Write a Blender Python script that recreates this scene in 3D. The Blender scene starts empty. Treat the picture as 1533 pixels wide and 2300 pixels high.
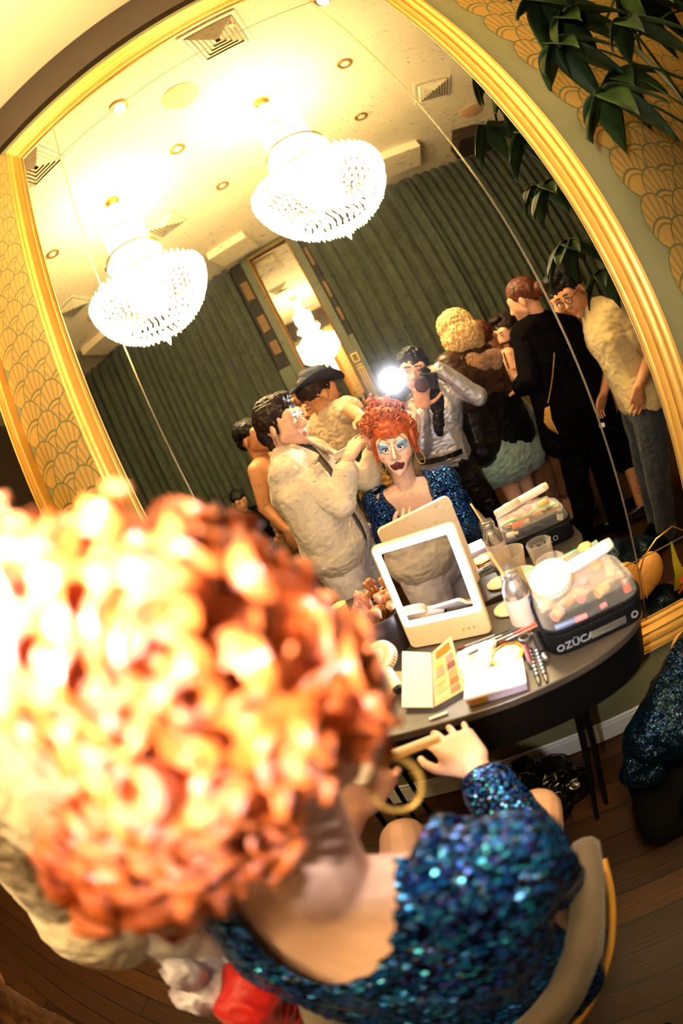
import bpy, bmesh, math, random
from math import sin, cos, pi, radians, sqrt
from mathutils import Vector, Matrix, noise

# ------------------------------------------------------------------ camera
SC = bpy.context.scene
COL = SC.collection
V = Vector
cam_d = bpy.data.cameras.new('Camera')
cam_o = bpy.data.objects.new('Camera', cam_d)
COL.objects.link(cam_o)
cam_d.type = 'PANO'                         # the photograph comes from a full-frame fisheye
cam_d.panorama_type = 'FISHEYE_EQUISOLID'
cam_d.sensor_fit = 'VERTICAL'
cam_d.sensor_height = 36
cam_d.sensor_width = 24
cam_d.fisheye_lens = 15.768
cam_d.fisheye_fov = radians(200)
cam_d.clip_start = 0.01
yaw, pitch, roll = radians(16.19), radians(-10.25), radians(26.25)
fwd = V((-sin(yaw) * cos(pitch), cos(yaw) * cos(pitch), sin(pitch)))
r0 = V((cos(yaw), sin(yaw), 0)); u0 = r0.cross(fwd)
rt = cos(roll) * r0 - sin(roll) * u0
up = sin(roll) * r0 + cos(roll) * u0
cam_o.matrix_world = Matrix(((rt.x, up.x, -fwd.x, 0), (rt.y, up.y, -fwd.y, -1.15), (rt.z, up.z, -fwd.z, 1.40), (0, 0, 0, 1)))
cam_d.dof.use_dof = True
cam_d.dof.focus_distance = 1.7
cam_d.dof.aperture_fstop = 4.5
SC.camera = cam_o

# ------------------------------------------------------------------ render look, world
vs = SC.view_settings
vs.view_transform = 'Standard'; vs.look = 'None'; vs.gamma = 1.0
vs.use_curve_mapping = False
vs.exposure = 0.0
SC.cycles.use_denoising = True
SC.cycles.max_bounces = 10
SC.cycles.glossy_bounces = 6
SC.cycles.transparent_max_bounces = 16
SC.cycles.sample_clamp_indirect = 6.0
SC.cycles.blur_glossy = 0.3
w = bpy.data.worlds.new('World'); SC.world = w; w.use_nodes = True
w.node_tree.nodes['Background'].inputs[0].default_value = (1.0, .62, .3, 1)
w.node_tree.nodes['Background'].inputs[1].default_value = 0.004

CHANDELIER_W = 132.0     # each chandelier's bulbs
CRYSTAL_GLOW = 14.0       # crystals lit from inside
FLASH_GLOW = 6500.0        # the flash tube at its peak
LED_GLOW = 40.0          # ring of the make-up mirror
DOWNLIGHT_W = 3.0

# ------------------------------------------------------------------ materials
def lin(h):
    h = h.lstrip('#'); out = []
    for i in (0, 2, 4):
        c = int(h[i:i + 2], 16) / 255
        out.append(c / 12.92 if c <= .04045 else ((c + .055) / 1.055) ** 2.4)
    return (*out, 1)

class NT:
    def __init__(s, name):
        s.m = bpy.data.materials.new(name); s.m.use_nodes = True
        s.t = s.m.node_tree; s.t.nodes.clear()
        s.out = s.t.nodes.new('ShaderNodeOutputMaterial')
    def n(s, typ, **kw):
        nd = s.t.nodes.new('ShaderNode' + typ)
        for k, v in kw.items(): setattr(nd, k, v)
        return nd
    def l(s, a, b): s.t.links.new(a, b)
    def p(s, **kw):
        b = s.n('BsdfPrincipled')
        for k, v in kw.items(): b.inputs[k].default_value = v
        s.l(b.outputs[0], s.out.inputs[0]); return b
    def math(s, op, a, b=None, c=None):
        nd = s.n('Math', operation=op)
        for i, x in enumerate((a, b, c)):
            if x is None: continue
            if isinstance(x, (int, float)): nd.inputs[i].default_value = x
            else: s.l(x, nd.inputs[i])
        return nd.outputs[0]
    def coord(s, which='Object', scale=(1, 1, 1)):
        tc = s.n('TexCoord'); mp = s.n('Mapping'); mp.inputs['Scale'].default_value = scale
        s.l(tc.outputs[which], mp.inputs[0]); return mp.outputs[0]
    def noise(s, vec, scale, detail=3, rough=.55):
        nz = s.n('TexNoise'); nz.inputs['Scale'].default_value = scale
        nz.inputs['Detail'].default_value = detail; nz.inputs['Roughness'].default_value = rough
        s.l(vec, nz.inputs['Vector']); return nz
    def ramp(s, fac, stops):
        r = s.n('ValToRGB'); e = r.color_ramp.elements
        while len(e) < len(stops): e.new(.5)
        for el, (p, c) in zip(e, stops): el.position = p; el.color = c
        s.l(fac, r.inputs[0]); return r.outputs[0]
    def bump(s, h, strength=.3, dist=.01):
        b = s.n('Bump'); b.inputs['Strength'].default_value = strength; b.inputs['Distance'].default_value = dist
        s.l(h, b.inputs['Height']); return b.outputs[0]

def plain(name, col, rough=.5, metal=0, var=.12, scale=12, bump=0, bscale=None, stretch=(1, 1, 1), spec=.5, coat=0, sheen=0):
    """A base colour with a little uneven tone, and a bump when asked."""
    t = NT(name); c = lin(col) if isinstance(col, str) else col
    b = t.p(Roughness=rough, Metallic=metal); b.inputs['Specular IOR Level'].default_value = spec
    b.inputs['Coat Weight'].default_value = coat; b.inputs['Sheen Weight'].default_value = sheen
    v = t.coord(scale=stretch)
    nz = t.noise(v, scale)
    lo = tuple(x * (1 - var) for x in c[:3]) + (1,); hi = tuple(min(1, x * (1 + var)) for x in c[:3]) + (1,)
    t.l(t.ramp(nz.outputs[0], [(.3, lo), (.7, hi)]), b.inputs['Base Color'])
    if bump:
        n2 = t.noise(v, bscale or scale * 3, 4)
        t.l(t.bump(n2.outputs[0], bump, .01), b.inputs['Normal'])
    return t.m

def glow(name, col, strength):
    t = NT(name); e = t.n('Emission'); e.inputs[0].default_value = lin(col); e.inputs[1].default_value = strength
    t.l(e.outputs[0], t.out.inputs[0]); return t.m

def glass(name, col='#ffffff', rough=.03, alpha=.10):
    """Thin clear plastic: mostly lets light straight through, some sheen."""
    t = NT(name)
    tr = t.n('BsdfTransparent'); tr.inputs[0].default_value = lin(col)
    gl = t.n('BsdfPrincipled'); gl.inputs['Base Color'].default_value = lin(col); gl.inputs['Roughness'].default_value = rough
    gl.inputs['Specular IOR Level'].default_value = 1.0
    lw = t.n('LayerWeight'); lw.inputs[0].default_value = .35
    f = t.math('ADD', t.math('MULTIPLY', lw.outputs['Facing'], .38), alpha * .5)
    mx = t.n('MixShader'); t.l(f, mx.inputs[0]); t.l(tr.outputs[0], mx.inputs[1]); t.l(gl.outputs[0], mx.inputs[2])
    t.l(mx.outputs[0], t.out.inputs[0]); return t.m

M = {}
def skin(name, col, freckle=0):
    t = NT(name); b = t.p(Roughness=.48)
    b.inputs['Subsurface Weight'].default_value = .08; b.inputs['Subsurface Radius'].default_value = (.02, .008, .004)
    a = t.n('Attribute'); a.attribute_name = 'paint'
    nz = t.noise(t.coord(), 40); 
    mx = t.n('MixRGB', blend_type='MULTIPLY'); mx.inputs[0].default_value = 1
    t.l(a.outputs['Color'], mx.inputs[1])
    t.l(t.ramp(nz.outputs[0], [(.3, (.88, .84, .82, 1)), (.7, (1, 1, 1, 1))]), mx.inputs[2])
    t.l(mx.outputs[0], b.inputs['Base Color'])
    t.m['base'] = lin(col)[:3]
    return t.m

def cloth(name, col, rough=.85, var=.15, fold=.6, sheen=.2, spec=.3):
    """Woven cloth: fine weave and soft creases in the bump."""
    t = NT(name); c = lin(col); b = t.p(Roughness=rough); b.inputs['Sheen Weight'].default_value = sheen; b.inputs['Specular IOR Level'].default_value = spec
    v = t.coord(); n1 = t.noise(v, 9, 4); n2 = t.noise(v, 160, 2)
    lo = tuple(x * (1 - var) for x in c[:3]) + (1,); hi = tuple(min(1, x * (1 + var)) for x in c[:3]) + (1,)
    t.l(t.ramp(n1.outputs[0], [(.3, lo), (.7, hi)]), b.inputs['Base Color'])
    h = t.math('ADD', t.math('MULTIPLY', n1.outputs[0], fold), t.math('MULTIPLY', n2.outputs[0], .12))
    t.l(t.bump(h, .6, .02), b.inputs['Normal']); return t.m

def hairmat(name, c1, c2, rough=.45, spec=.3):
    """Strands: fine streaks along the lock (UV v), or along z when there is no UV."""
    t = NT(name); b = t.p(Roughness=rough); b.inputs['Specular IOR Level'].default_value = spec
    b.inputs['Anisotropic'].default_value = .5
    nz = t.noise(t.coord('UV', (26, 1.2, 1)), 3, 4)
    n2 = t.noise(t.coord('Object', (1, 1, .25)), 60, 3)
    f = t.math('ADD', t.math('MULTIPLY', nz.outputs[0], .55), t.math('MULTIPLY', n2.outputs[0], .45))
    t.l(t.ramp(f, [(.36, lin(c1)), (.62, lin(c2))]), b.inputs['Base Color'])
    t.l(t.bump(f, .7, .004), b.inputs['Normal']); return t.m

def sequin(name, cols, scale, dark='#02040c', tilt=.55):
    """Thousands of little discs, each tilted its own way, so each catches light on its own."""
    t = NT(name); b = t.p(Metallic=.7, Roughness=.22)
    v = t.coord(); vo = t.n('TexVoronoi'); vo.inputs['Scale'].default_value = scale; t.l(v, vo.inputs['Vector'])
    sep = t.n('SeparateColor'); t.l(vo.outputs['Color'], sep.inputs[0])
    n = len(cols)
    colr = t.ramp(sep.outputs[0], [(i / max(1, n - 1), lin(c)) for i, c in enumerate(cols)])
    edge = t.math('GREATER_THAN', vo.outputs['Distance'], .52)
    mx = t.n('MixRGB'); t.l(edge, mx.inputs[0]); t.l(colr, mx.inputs[1]); mx.inputs[2].default_value = lin(dark)
    t.l(mx.outputs[0], b.inputs['Base Color'])
    g = t.n('NewGeometry')
    sub = t.n('VectorMath', operation='SUBTRACT'); t.l(vo.outputs['Color'], sub.inputs[0]); sub.inputs[1].default_value = (.5, .5, .5)
    sc = t.n('VectorMath', operation='SCALE'); t.l(sub.outputs[0], sc.inputs[0]); sc.inputs['Scale'].default_value = tilt * 2
    ad = t.n('VectorMath', operation='ADD'); t.l(g.outputs['Normal'], ad.inputs[0]); t.l(sc.outputs[0], ad.inputs[1])
    nm = t.n('VectorMath', operation='NORMALIZE'); t.l(ad.outputs[0], nm.inputs[0])
    t.l(nm.outputs[0], b.inputs['Normal']); return t.m

# ------------------------------------------------------------------ mesh kit
class MB:
    def __init__(s): s.b = bmesh.new(); s.uv = s.b.loops.layers.uv.new('UVMap'); s.mi = 0
    def _tag(s, fs):
        for f in fs: f.material_index = s.mi
        return fs
    def ring(s, c, u, v, ru, rv, n):
        return [s.b.verts.new(c + u * (ru * cos(2 * pi * i / n)) + v * (rv * sin(2 * pi * i / n))) for i in range(n)]
    def bridge(s, a, b):
        n = len(a); fs = []
        for i in range(n):
            try: fs.append(s.b.faces.new((a[i], a[(i + 1) % n], b[(i + 1) % n], b[i])))
            except ValueError: pass
        return s._tag(fs)
    def cap(s, r, flip=False):
        try: s._tag([s.b.faces.new(r[::-1] if flip else r)])
        except ValueError: pass
    @staticmethod
    def frame(d):
        d = d.normalized(); a = V((0, 0, 1)) if abs(d.z) < .9 else V((1, 0, 0))
        u = d.cross(a).normalized(); return u, d.cross(u).normalized()
    def box(s, c, sz, R=None):
        R = R or Matrix.Identity(3); c = V(c)
        vs_ = [s.b.verts.new(c + R @ V((x * sz[0] / 2, y * sz[1] / 2, z * sz[2] / 2))) for x in (-1, 1) for y in (-1, 1) for z in (-1, 1)]
        s._tag([s.b.faces.new([vs_[i] for i in f]) for f in ((0, 1, 3, 2), (4, 6, 7, 5), (0, 4, 5, 1), (2, 3, 7, 6), (0, 2, 6, 4), (1, 5, 7, 3))])
        return s
    def cone(s, p0, p1, a, b, n=16, caps=True):
        p0, p1 = V(p0), V(p1); u, v = s.frame(p1 - p0)
        r1 = s.ring(p0, u, v, a, a, n); r2 = s.ring(p1, u, v, b, b, n); s.bridge(r1, r2)
        if caps: s.cap(r1, True); s.cap(r2)
        return s
    def capsule(s, p0, p1, a, b, n=12):
        p0, p1 = V(p0), V(p1); d = p1 - p0
        if d.length < 1e-6: return s.ball(p0, a)
        d.normalize(); u, v = s.frame(d); rs = []
        for k in range(1, 4):
            t = pi / 2 * (1 - k / 4 if k < 4 else 0); rs.append(s.ring(p0 - d * a * sin(t), u, v, a * cos(t), a * cos(t), n))
        rs.append(s.ring(p0, u, v, a, a, n)); rs.append(s.ring(p1, u, v, b, b, n))
        for k in (3, 2, 1):
            t = pi / 2 * (1 - k / 4); rs.append(s.ring(p1 + d * b * sin(t), u, v, b * cos(t), b * cos(t), n))
        for i in range(len(rs) - 1): s.bridge(rs[i], rs[i + 1])
        s.cap(rs[0], True); s.cap(rs[-1]); return s
    def ball(s, c, r, R=None, n=16, m=10):
        c = V(c); r = V((r, r, r)) if isinstance(r, (int, float)) else V(r); R = R or Matrix.Identity(3)
        top = s.b.verts.new(c + R @ V((0, 0, r.z))); bot = s.b.verts.new(c + R @ V((0, 0, -r.z))); rs = []
        for j in range(1, m):
            t = pi * j / m
            rs.append([s.b.verts.new(c + R @ V((r.x * sin(t) * cos(2 * pi * i / n), r.y * sin(t) * sin(2 * pi * i / n), r.z * cos(t)))) for i in range(n)])
        for i in range(n):
            s._tag([s.b.faces.new((top, rs[0][i], rs[0][(i + 1) % n])), s.b.faces.new((bot, rs[-1][(i + 1) % n], rs[-1][i]))])
        for a, b in zip(rs, rs[1:]): s.bridge(b, a)
        return s
    def lathe(s, prof, c=(0, 0, 0), ax=(0, 0, 1), n=24, closed=False, sq=None):
        """prof: (radius, height) pairs."""
        c = V(c); ax = V(ax).normalized(); u, v = s.frame(ax)
        rs = [s.ring(c + ax * h, u, v, max(r, 1e-5), max(r, 1e-5), n) for r, h in prof]
        for a, b in zip(rs, rs[1:]): s.bridge(a, b)
        if not closed: s.cap(rs[0], True); s.cap(rs[-1])
        else: s.bridge(rs[-1], rs[0])
        return s
    def tube(s, pts, r, n=8, rv=None, caps=True, uv=False, upv=None):
        """Sweep along pts; r a number or list; rv squashes the section."""
        pts = [V(p) for p in pts]; N = len(pts); prev = None; pr = None
        u = None
        for i, p in enumerate(pts):
            d = (pts[min(i + 1, N - 1)] - pts[max(i - 1, 0)])
            if d.length < 1e-9: d = V((0, 0, 1))
            d.normalize()
            if upv is not None: u = d.cross(V(upv)); u = u.normalized() if u.length > 1e-6 else s.frame(d)[0]
            elif u is None: u = s.frame(d)[0]
            else:
                u = u - d * u.dot(d); u = u.normalized() if u.length > 1e-6 else s.frame(d)[0]
            v = d.cross(u); ri = r[i] if isinstance(r, (list, tuple)) else r
            q = rv[i] if isinstance(rv, (list, tuple)) else (rv if rv else ri)
            rg = s.ring(p, u, v, ri, q, n)
            if pr:
                fs = s.bridge(pr, rg)
                if uv:
                    for k, f in enumerate(fs):
                        for lp, (a, b) in zip(f.loops, ((k, i - 1), (k + 1, i - 1), (k + 1, i), (k, i))): lp[s.uv].uv = (a / n, b / N)
            elif caps: s.cap(rg, True)
            pr = rg
        if caps and pr: s.cap(pr)
        return s
    def hull(s, balls, n=10, m=6):
        """Convex hull of several balls: torsos, palms, bags."""
        t = bmesh.new(); k = MB.__new__(MB); k.b = t; k.mi = 0
        for p, r in balls: k.ball(p, r, n=n, m=m)
        res = bmesh.ops.convex_hull(t, input=t.verts)
        junk = [e for e in res['geom_interior'] + res['geom_unused'] if isinstance(e, bmesh.types.BMVert)]
        bmesh.ops.delete(t, geom=list(set(junk)), context='VERTS')
        mp = {}
        for f in t.faces:
            vs_ = []
            for x in f.verts:
                if x not in mp: mp[x] = s.b.verts.new(x.co)
                vs_.append(mp[x])
            try: s._tag([s.b.faces.new(vs_)])
            except ValueError: pass
        t.free(); return s
    def grid(s, fn, nu, nv, uv=True):
        vv = [[s.b.verts.new(V(fn(i / nu, j / nv))) for j in range(nv + 1)] for i in range(nu + 1)]
        for i in range(nu):
            for j in range(nv):
                f = s.b.faces.new((vv[i][j], vv[i + 1][j], vv[i + 1][j + 1], vv[i][j + 1])); f.material_index = s.mi
                for lp, (a, b) in zip(f.loops, ((i, j), (i + 1, j), (i + 1, j + 1), (i, j + 1))): lp[s.uv].uv = (a / nu, b / nv)
        return s
    def poly(s, pts, uvs=None):
        f = s.b.faces.new([s.b.verts.new(V(p)) for p in pts]); f.material_index = s.mi
        if uvs:
            for lp, q in zip(f.loops, uvs): lp[s.uv].uv = q
        return s
    def prism(s, pts, h):
        """Flat outline pts (list of 3-D points) pushed by vector h."""
        h = V(h); a = [s.b.verts.new(V(p)) for p in pts]; b = [s.b.verts.new(V(p) + h) for p in pts]
        s.bridge(a, b); s.cap(a, True); s.cap(b); return s
    def xf(s, mat):
        bmesh.ops.transform(s.b, matrix=mat, verts=s.b.verts); return s
    def mesh(s, name):
        bmesh.ops.recalc_face_normals(s.b, faces=s.b.faces)
        me = bpy.data.meshes.new(name); s.b.to_mesh(me); s.b.free(); return me
    def build(s, name, mats, parent=None, smooth=True, bevel=0, solid=0, angle=40):
        me = s.mesh(name)
        return link(name, me, mats, parent, smooth, bevel, solid, angle)
    def vox(s, name, mats, parent=None, size=.006, it=6, wr=0, wf=9, cut=None, solid=0, seed=0):
        """Fuse everything into one continuous skin, soften it, crease it."""
        me = s.mesh('tmp'); o = bpy.data.objects.new('tmp', me); COL.objects.link(o)
        r = o.modifiers.new('r', 'REMESH'); r.mode = 'VOXEL'; r.voxel_size = size
        if it: q = o.modifiers.new('s', 'SMOOTH'); q.factor = .5; q.iterations = it
        dg = bpy.context.evaluated_depsgraph_get()
        nm = bpy.data.meshes.new_from_object(o.evaluated_get(dg)); nm.name = name
        bpy.data.objects.remove(o); bpy.data.meshes.remove(me)
        if wr:
            nrm = [x.normal.copy() for x in nm.vertices]
            for x, n_ in zip(nm.vertices, nrm):
                p = x.co * wf + V((seed * 7.3, seed * 3.1, 0))
                a = noise.noise(V((p.x, p.y, p.z * .55))); c = noise.noise(V((p.x * 2.3, p.y * 2.3, p.z * 1.2 + 5)))
                e = noise.noise(V((p.x * 2.1 + 9, p.y * 2.1, p.z * 3.4))); 
                x.co += n_ * wr * ((1 - abs(a) * 2.4) * .75 + c * .4 + (.6 - abs(e) * 2.2) * .55)
        if cut:
            b = bmesh.new(); b.from_mesh(nm)
            bmesh.ops.delete(b, geom=[f for f in b.faces if cut(f.calc_center_median())], context='FACES')
            b.to_mesh(nm); b.free()
        return link(name, nm, mats, parent, True, 0, solid, 180)

def link(name, me, mats, parent=None, smooth=True, bevel=0, solid=0, angle=40):
    o = bpy.data.objects.new(name, me); COL.objects.link(o)
    for m in (mats if isinstance(mats, (list, tuple)) else [mats]): me.materials.append(m)
    if smooth:
        for p in me.polygons: p.use_smooth = True
        if angle < 170: me.set_sharp_from_angle(angle=radians(angle))
    if solid:
        q = o.modifiers.new('thick', 'SOLIDIFY'); q.thickness = solid; q.offset = 0
    if bevel:
        q = o.modifiers.new('bev', 'BEVEL'); q.width = bevel; q.segments = 2; q.limit_method = 'ANGLE'; q.angle_limit = radians(50)
    if parent is not None: put(o, parent)
    return o

def put(o, parent):
    o.parent = parent
    q = parent; off = V((0, 0, 0))
    while q is not None: off += q.location; q = q.parent
    o.location = o.location - off          # every parent is only ever moved, never turned, while building
    return o

def thing(name, label, cat, loc=(0, 0, 0), group=None):
    o = bpy.data.objects.new(name, None); COL.objects.link(o); o.location = loc; o.empty_display_size = .05
    return tag(o, label, cat, group)

def tag(o, label, cat, group=None, kind=None):
    o['label'] = label; o['category'] = cat
    if group: o['group'] = group
    if kind: o['kind'] = kind
    return o

def struct(o, label=None, cat=None):
    o['kind'] = 'structure'
    if label: o['label'] = label; o['category'] = cat or o.name.split('_')[0]
    return o

def copy_tree(o, parent=None):
    c = o.copy(); COL.objects.link(c)
    if parent is not None: c.parent = parent
    for ch in list(o.children): copy_tree(ch, c)
    return c

def R3(x=0, y=0, z=0):
    return (Matrix.Rotation(radians(z), 3, 'Z') @ Matrix.Rotation(radians(y), 3, 'Y') @ Matrix.Rotation(radians(x), 3, 'X'))
def lerp(a, b, t): return V(a) * (1 - t) + V(b) * t
rnd = random.Random(7)
# ------------------------------------------------------------------ room materials
def mat_wood():
    t = NT('wood_floor'); b = t.p(Roughness=.45); b.inputs['Specular IOR Level'].default_value = .3
    v = t.coord('Object', (1, 1, 1)); br = t.n('TexBrick'); t.l(v, br.inputs['Vector'])
    br.offset = .37; br.inputs['Scale'].default_value = 1; br.inputs['Brick Width'].default_value = 1.5; br.inputs['Row Height'].default_value = .115
    br.inputs['Mortar Size'].default_value = .004; br.inputs['Color1'].default_value = lin('#4a2c12'); br.inputs['Color2'].default_value = lin('#2b180a'); br.inputs['Mortar'].default_value = lin('#120a05')
    g = t.noise(t.coord('Object', (2, 34, 1)), 3, 5)
    mx = t.n('MixRGB', blend_type='MULTIPLY'); mx.inputs[0].default_value = .85
    t.l(br.outputs['Color'], mx.inputs[1]); t.l(t.ramp(g.outputs[0], [(.3, (.42, .36, .3, 1)), (.7, (1.15, 1.1, 1, 1))]), mx.inputs[2])
    t.l(mx.outputs[0], b.inputs['Base Color']); t.l(t.bump(g.outputs[0], .25, .004), b.inputs['Normal']); return t.m

def mat_fans():
    t = NT('fan_paper'); b = t.p(Roughness=.42, Metallic=.35)
    tc = t.n('TexCoord'); sp = t.n('SeparateXYZ'); t.l(tc.outputs['UV'], sp.inputs[0])
    x = t.math('SUBTRACT', t.math('MULTIPLY', sp.outputs[0], 2), 1); y = t.math('MULTIPLY', sp.outputs[1], 2)   # y from the fan's root
    r = t.math('SQRT', t.math('ADD', t.math('MULTIPLY', x, x), t.math('MULTIPLY', t.math('SUBTRACT', y, 1), t.math('SUBTRACT', y, 1))))
    ang = t.math('ARCTAN2', x, y); rr = t.math('SQRT', t.math('ADD', t.math('MULTIPLY', x, x), t.math('MULTIPLY', y, y)))
    ray = t.math('LESS_THAN', t.math('SINE', t.math('MULTIPLY', ang, 27)), -.35)
    ray = t.math('MULTIPLY', ray, t.math('GREATER_THAN', rr, 1.12))
    rim = t.math('GREATER_THAN', r, .93)
    # little inner fan: two thin arches
    a1 = t.math('LESS_THAN', t.math('ABSOLUTE', t.math('SUBTRACT', rr, 1.10)), .045)
    a2 = t.math('LESS_THAN', t.math('ABSOLUTE', t.math('SUBTRACT', rr, .90)), .04)
    d = t.math('MAXIMUM', t.math('MAXIMUM', t.math('MULTIPLY', ray, .55), rim), t.math('MAXIMUM', a1, t.math('MULTIPLY', a2, .8)))
    mx = t.n('MixRGB'); t.l(d, mx.inputs[0]); mx.inputs[1].default_value = lin('#ad8540'); mx.inputs[2].default_value = lin('#6a6238')
    t.l(mx.outputs[0], b.inputs['Base Color']); return t.m

def mat_mirror():
    """Antique plate: sharp reflection, a breath of dust that scatters strong light, brown foxing."""
    t = NT('antique_mirror')
    g = t.n('BsdfGlossy'); g.inputs['Roughness'].default_value = 0.0; g.inputs['Color'].default_value = (.94, .93, .90, 1)
    h = t.n('BsdfGlossy'); h.inputs['Roughness'].default_value = .12; h.inputs['Color'].default_value = (.9, .92, 1, 1)
    m1 = t.n('MixShader'); m1.inputs[0].default_value = .007
    t.l(g.outputs[0], m1.inputs[1]); t.l(h.outputs[0], m1.inputs[2])
    d = t.n('BsdfDiffuse'); d.inputs[0].default_value = lin('#140d07')
    v = t.coord('Object', (1, 1, 2.2)); n1 = t.noise(v, 46, 5, .7); n2 = t.noise(v, 3.5, 2)
    f = t.math('ADD', n1.outputs[0], t.math('MULTIPLY', t.math('SUBTRACT', n2.outputs[0], .5), .22))
    fac = t.ramp(f, [(.58, (0, 0, 0, 1)), (.72, (.55, .55, .55, 1))])
    m2 = t.n('MixShader'); t.l(fac, m2.inputs[0]); t.l(m1.outputs[0], m2.inputs[1]); t.l(d.outputs[0], m2.inputs[2])
    t.l(m2.outputs[0], t.out.inputs[0]); return t.m

M['gold'] = plain('gilt', '#c2923e', .40, .5, .1, 6, .12, 40)
M['goldtrim'] = plain('gilt_line', '#d2a04a', .3, .9)
M['band'] = plain('frieze_paint', '#2a1c0e', .6)
M['wall'] = plain('wall_paint', '#6e6842', .6, 0, .08, 5)
M['ceil'] = plain('ceiling_paint', '#e2d3ae', .8, 0, .04, 3)
M['white'] = plain('white_paint', '#d8d3c4', .5, 0, .05)
M['dark'] = plain('dark_recess', '#191410', .7)
M['brownwall'] = plain('brown_wall', '#3a2614', .7, 0, .2, 2)
M['curtain'] = cloth('curtain_velvet', '#3a4030', .8, .25, .25, .15)
M['pilaster'] = plain('pilaster_paint', '#50553f', .55, 0, .08, 4)
M['tan'] = plain('tan_panel', '#6a4c26', .6)
M['grille'] = plain('vent_metal', '#d9cda8', .5)
M['ring'] = plain('ring_metal', '#a88b55', .35, .6)
M['lens'] = plain('lamp_lens', '#e8dcc0', .2)
M['mirror'] = mat_mirror()
M['floor'] = mat_wood(); M['fans'] = mat_fans()

# ------------------------------------------------------------------ shell
H = 3.9
struct(MB().box((-1.3, -2.1, -.05), (8.6, 4.6, .1)).build('floor', M['floor'], smooth=False), 'dark plank floor of the room', 'floor')
struct(MB().box((-1.3, -2.1, H + .05), (8.6, 4.6, .1)).build('ceiling', M['ceil'], smooth=False), 'cream ceiling with chandeliers and vents', 'ceiling')
wf = struct(MB().box((-1.3, .075, H / 2), (8.6, .15, H)).build('wall_front', M['wall'], smooth=False), 'olive green wall that carries the tall gold framed mirror', 'wall')
struct(MB().box((-1.3, -4.295, H / 2), (8.6, .15, H)).build('wall_back', M['brownwall'], smooth=False), 'far wall behind the curtains', 'wall')
struct(MB().box((-5.55, -2.1, H / 2), (.1, 4.5, H)).build('wall_left', M['brownwall'], smooth=False), 'left wall of the room', 'wall')
struct(MB().box((2.95, -2.1, H / 2), (.1, 4.5, H)).build('wall_right', M['brownwall'], smooth=False), 'dim right wall of the room', 'wall')
# raised fan pattern of the paper, part of the wall
pm = MB()
def fan_field(x0, x1, z0, z1):
    rx, rz, row = .0765, .098, .0875
    k = 0; z = z0
    while z < z1:
        x = x0 + (.075 if k % 2 else 0)
        while x <= x1:
            c = [(x + rx * cos(2 * pi * i / 28), z + rz * sin(2 * pi * i / 28)) for i in range(28)]
            pm.poly([(a, -.0026 - (b - z) / rz * .0018, b) for a, b in c], [((a - x) / rx / 2 + .5, (b - z) / rz / 2 + .5) for a, b in c])
            x += .15
        z += row; k += 1
fan_field(-1.255, -1.03, .2, 3.4)
fan_field(.93, 2.75, .2, 3.4)
fan_field(-2.9, -2.7, .2, 3.4)
pm.build('wallpaper_fans', M['fans'], wf, smooth=False)
struct(MB().box((-1.3, -.012, 3.665), (8.5, .05, .43)).build('trim_1', M['band'], smooth=False), 'dark brown band between mirror top and ceiling', 'trim')  # even dark brown strip along the wall just under the ceiling
bb = MB().box((-1.3, -.014, .05), (8.5, .028, .09)); bb.box((-1.3, -.02, .1), (8.5, .012, .02))
struct(bb.build('baseboard_front', M['white'], smooth=False, bevel=.004), 'pale baseboard under the tall mirror', 'baseboard')

# ------------------------------------------------------------------ gilt framed mirrors
PROF = [(0, .004), (.02, .018), (.06, .020), (.09, .012), (.13, .014), (.17, .028), (.24, .036), (.31, .030), (.35, .020), (.39, .026), (.47, .040), (.55, .042), (.60, .030), (.64, .026),
        (.70, .040), (.78, .044), (.84, .034), (.88, .030), (.93, .036), (.97, .030), (1, 0)]
def frame_rails(parent, x0, x1, z0, z1, wl, wr, wb, wt, y=0, sgn=-1, pd=1.0, mat=None):
    ins = [(x0, z0), (x1, z0), (x1, z1), (x0, z1)]; out = [(x0 - wl, z0 - wb), (x1 + wr, z0 - wb), (x1 + wr, z1 + wt), (x0 - wl, z1 + wt)]
    for k in range(4):
        a, b, c, d = ins[k], ins[(k + 1) % 4], out[k], out[(k + 1) % 4]
        m = MB(); prev = None
        for t, h in PROF:
            p = [m.b.verts.new((a[0] + (c[0] - a[0]) * t, y + sgn * h * pd, a[1] + (c[1] - a[1]) * t)), m.b.verts.new((b[0] + (d[0] - b[0]) * t, y + sgn * h * pd, b[1] + (d[1] - b[1]) * t))]
            if prev: m.b.faces.new((prev[0], prev[1], p[1], p[0]))
            prev = p
        m.build('frame_rail', mat or M['gold'], parent, angle=60)

big = thing('wall_mirror', 'huge gold framed antique mirror of nine panes that fills the wall behind the make-up table', 'mirror', (-.146, -.004, .475))
MX = [-.928, -.7225, .4140, .636]; MZ = [.475, .700, 2.950, 3.2]
for i in range(3):
    for j in range(3):
        g = .0028
        x0, x1, z0, z1 = MX[i] + g, MX[i + 1] - g, MZ[j] + g, MZ[j + 1] - g
        MB().box(((x0 + x1) / 2, -.003, (z0 + z1) / 2), (x1 - x0, .006, z1 - z0)).build('mirror_pane', M['mirror'], big, smooth=False)
sm = MB()
for x in MX[1:3]: sm.box((x, -.005, 1.84), (.0052, .004, 2.72))
for z in MZ[1:3]: sm.box((-.146, -.005, z), (1.56, .004, .004))
sm.build('pane_joint', plain('joint_metal', '#c9b48a', .25, .9), big, smooth=False)
frame_rails(big, MX[0], MX[3], MZ[0], MZ[3], .075, .105, .12, .155, -.002)

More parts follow.
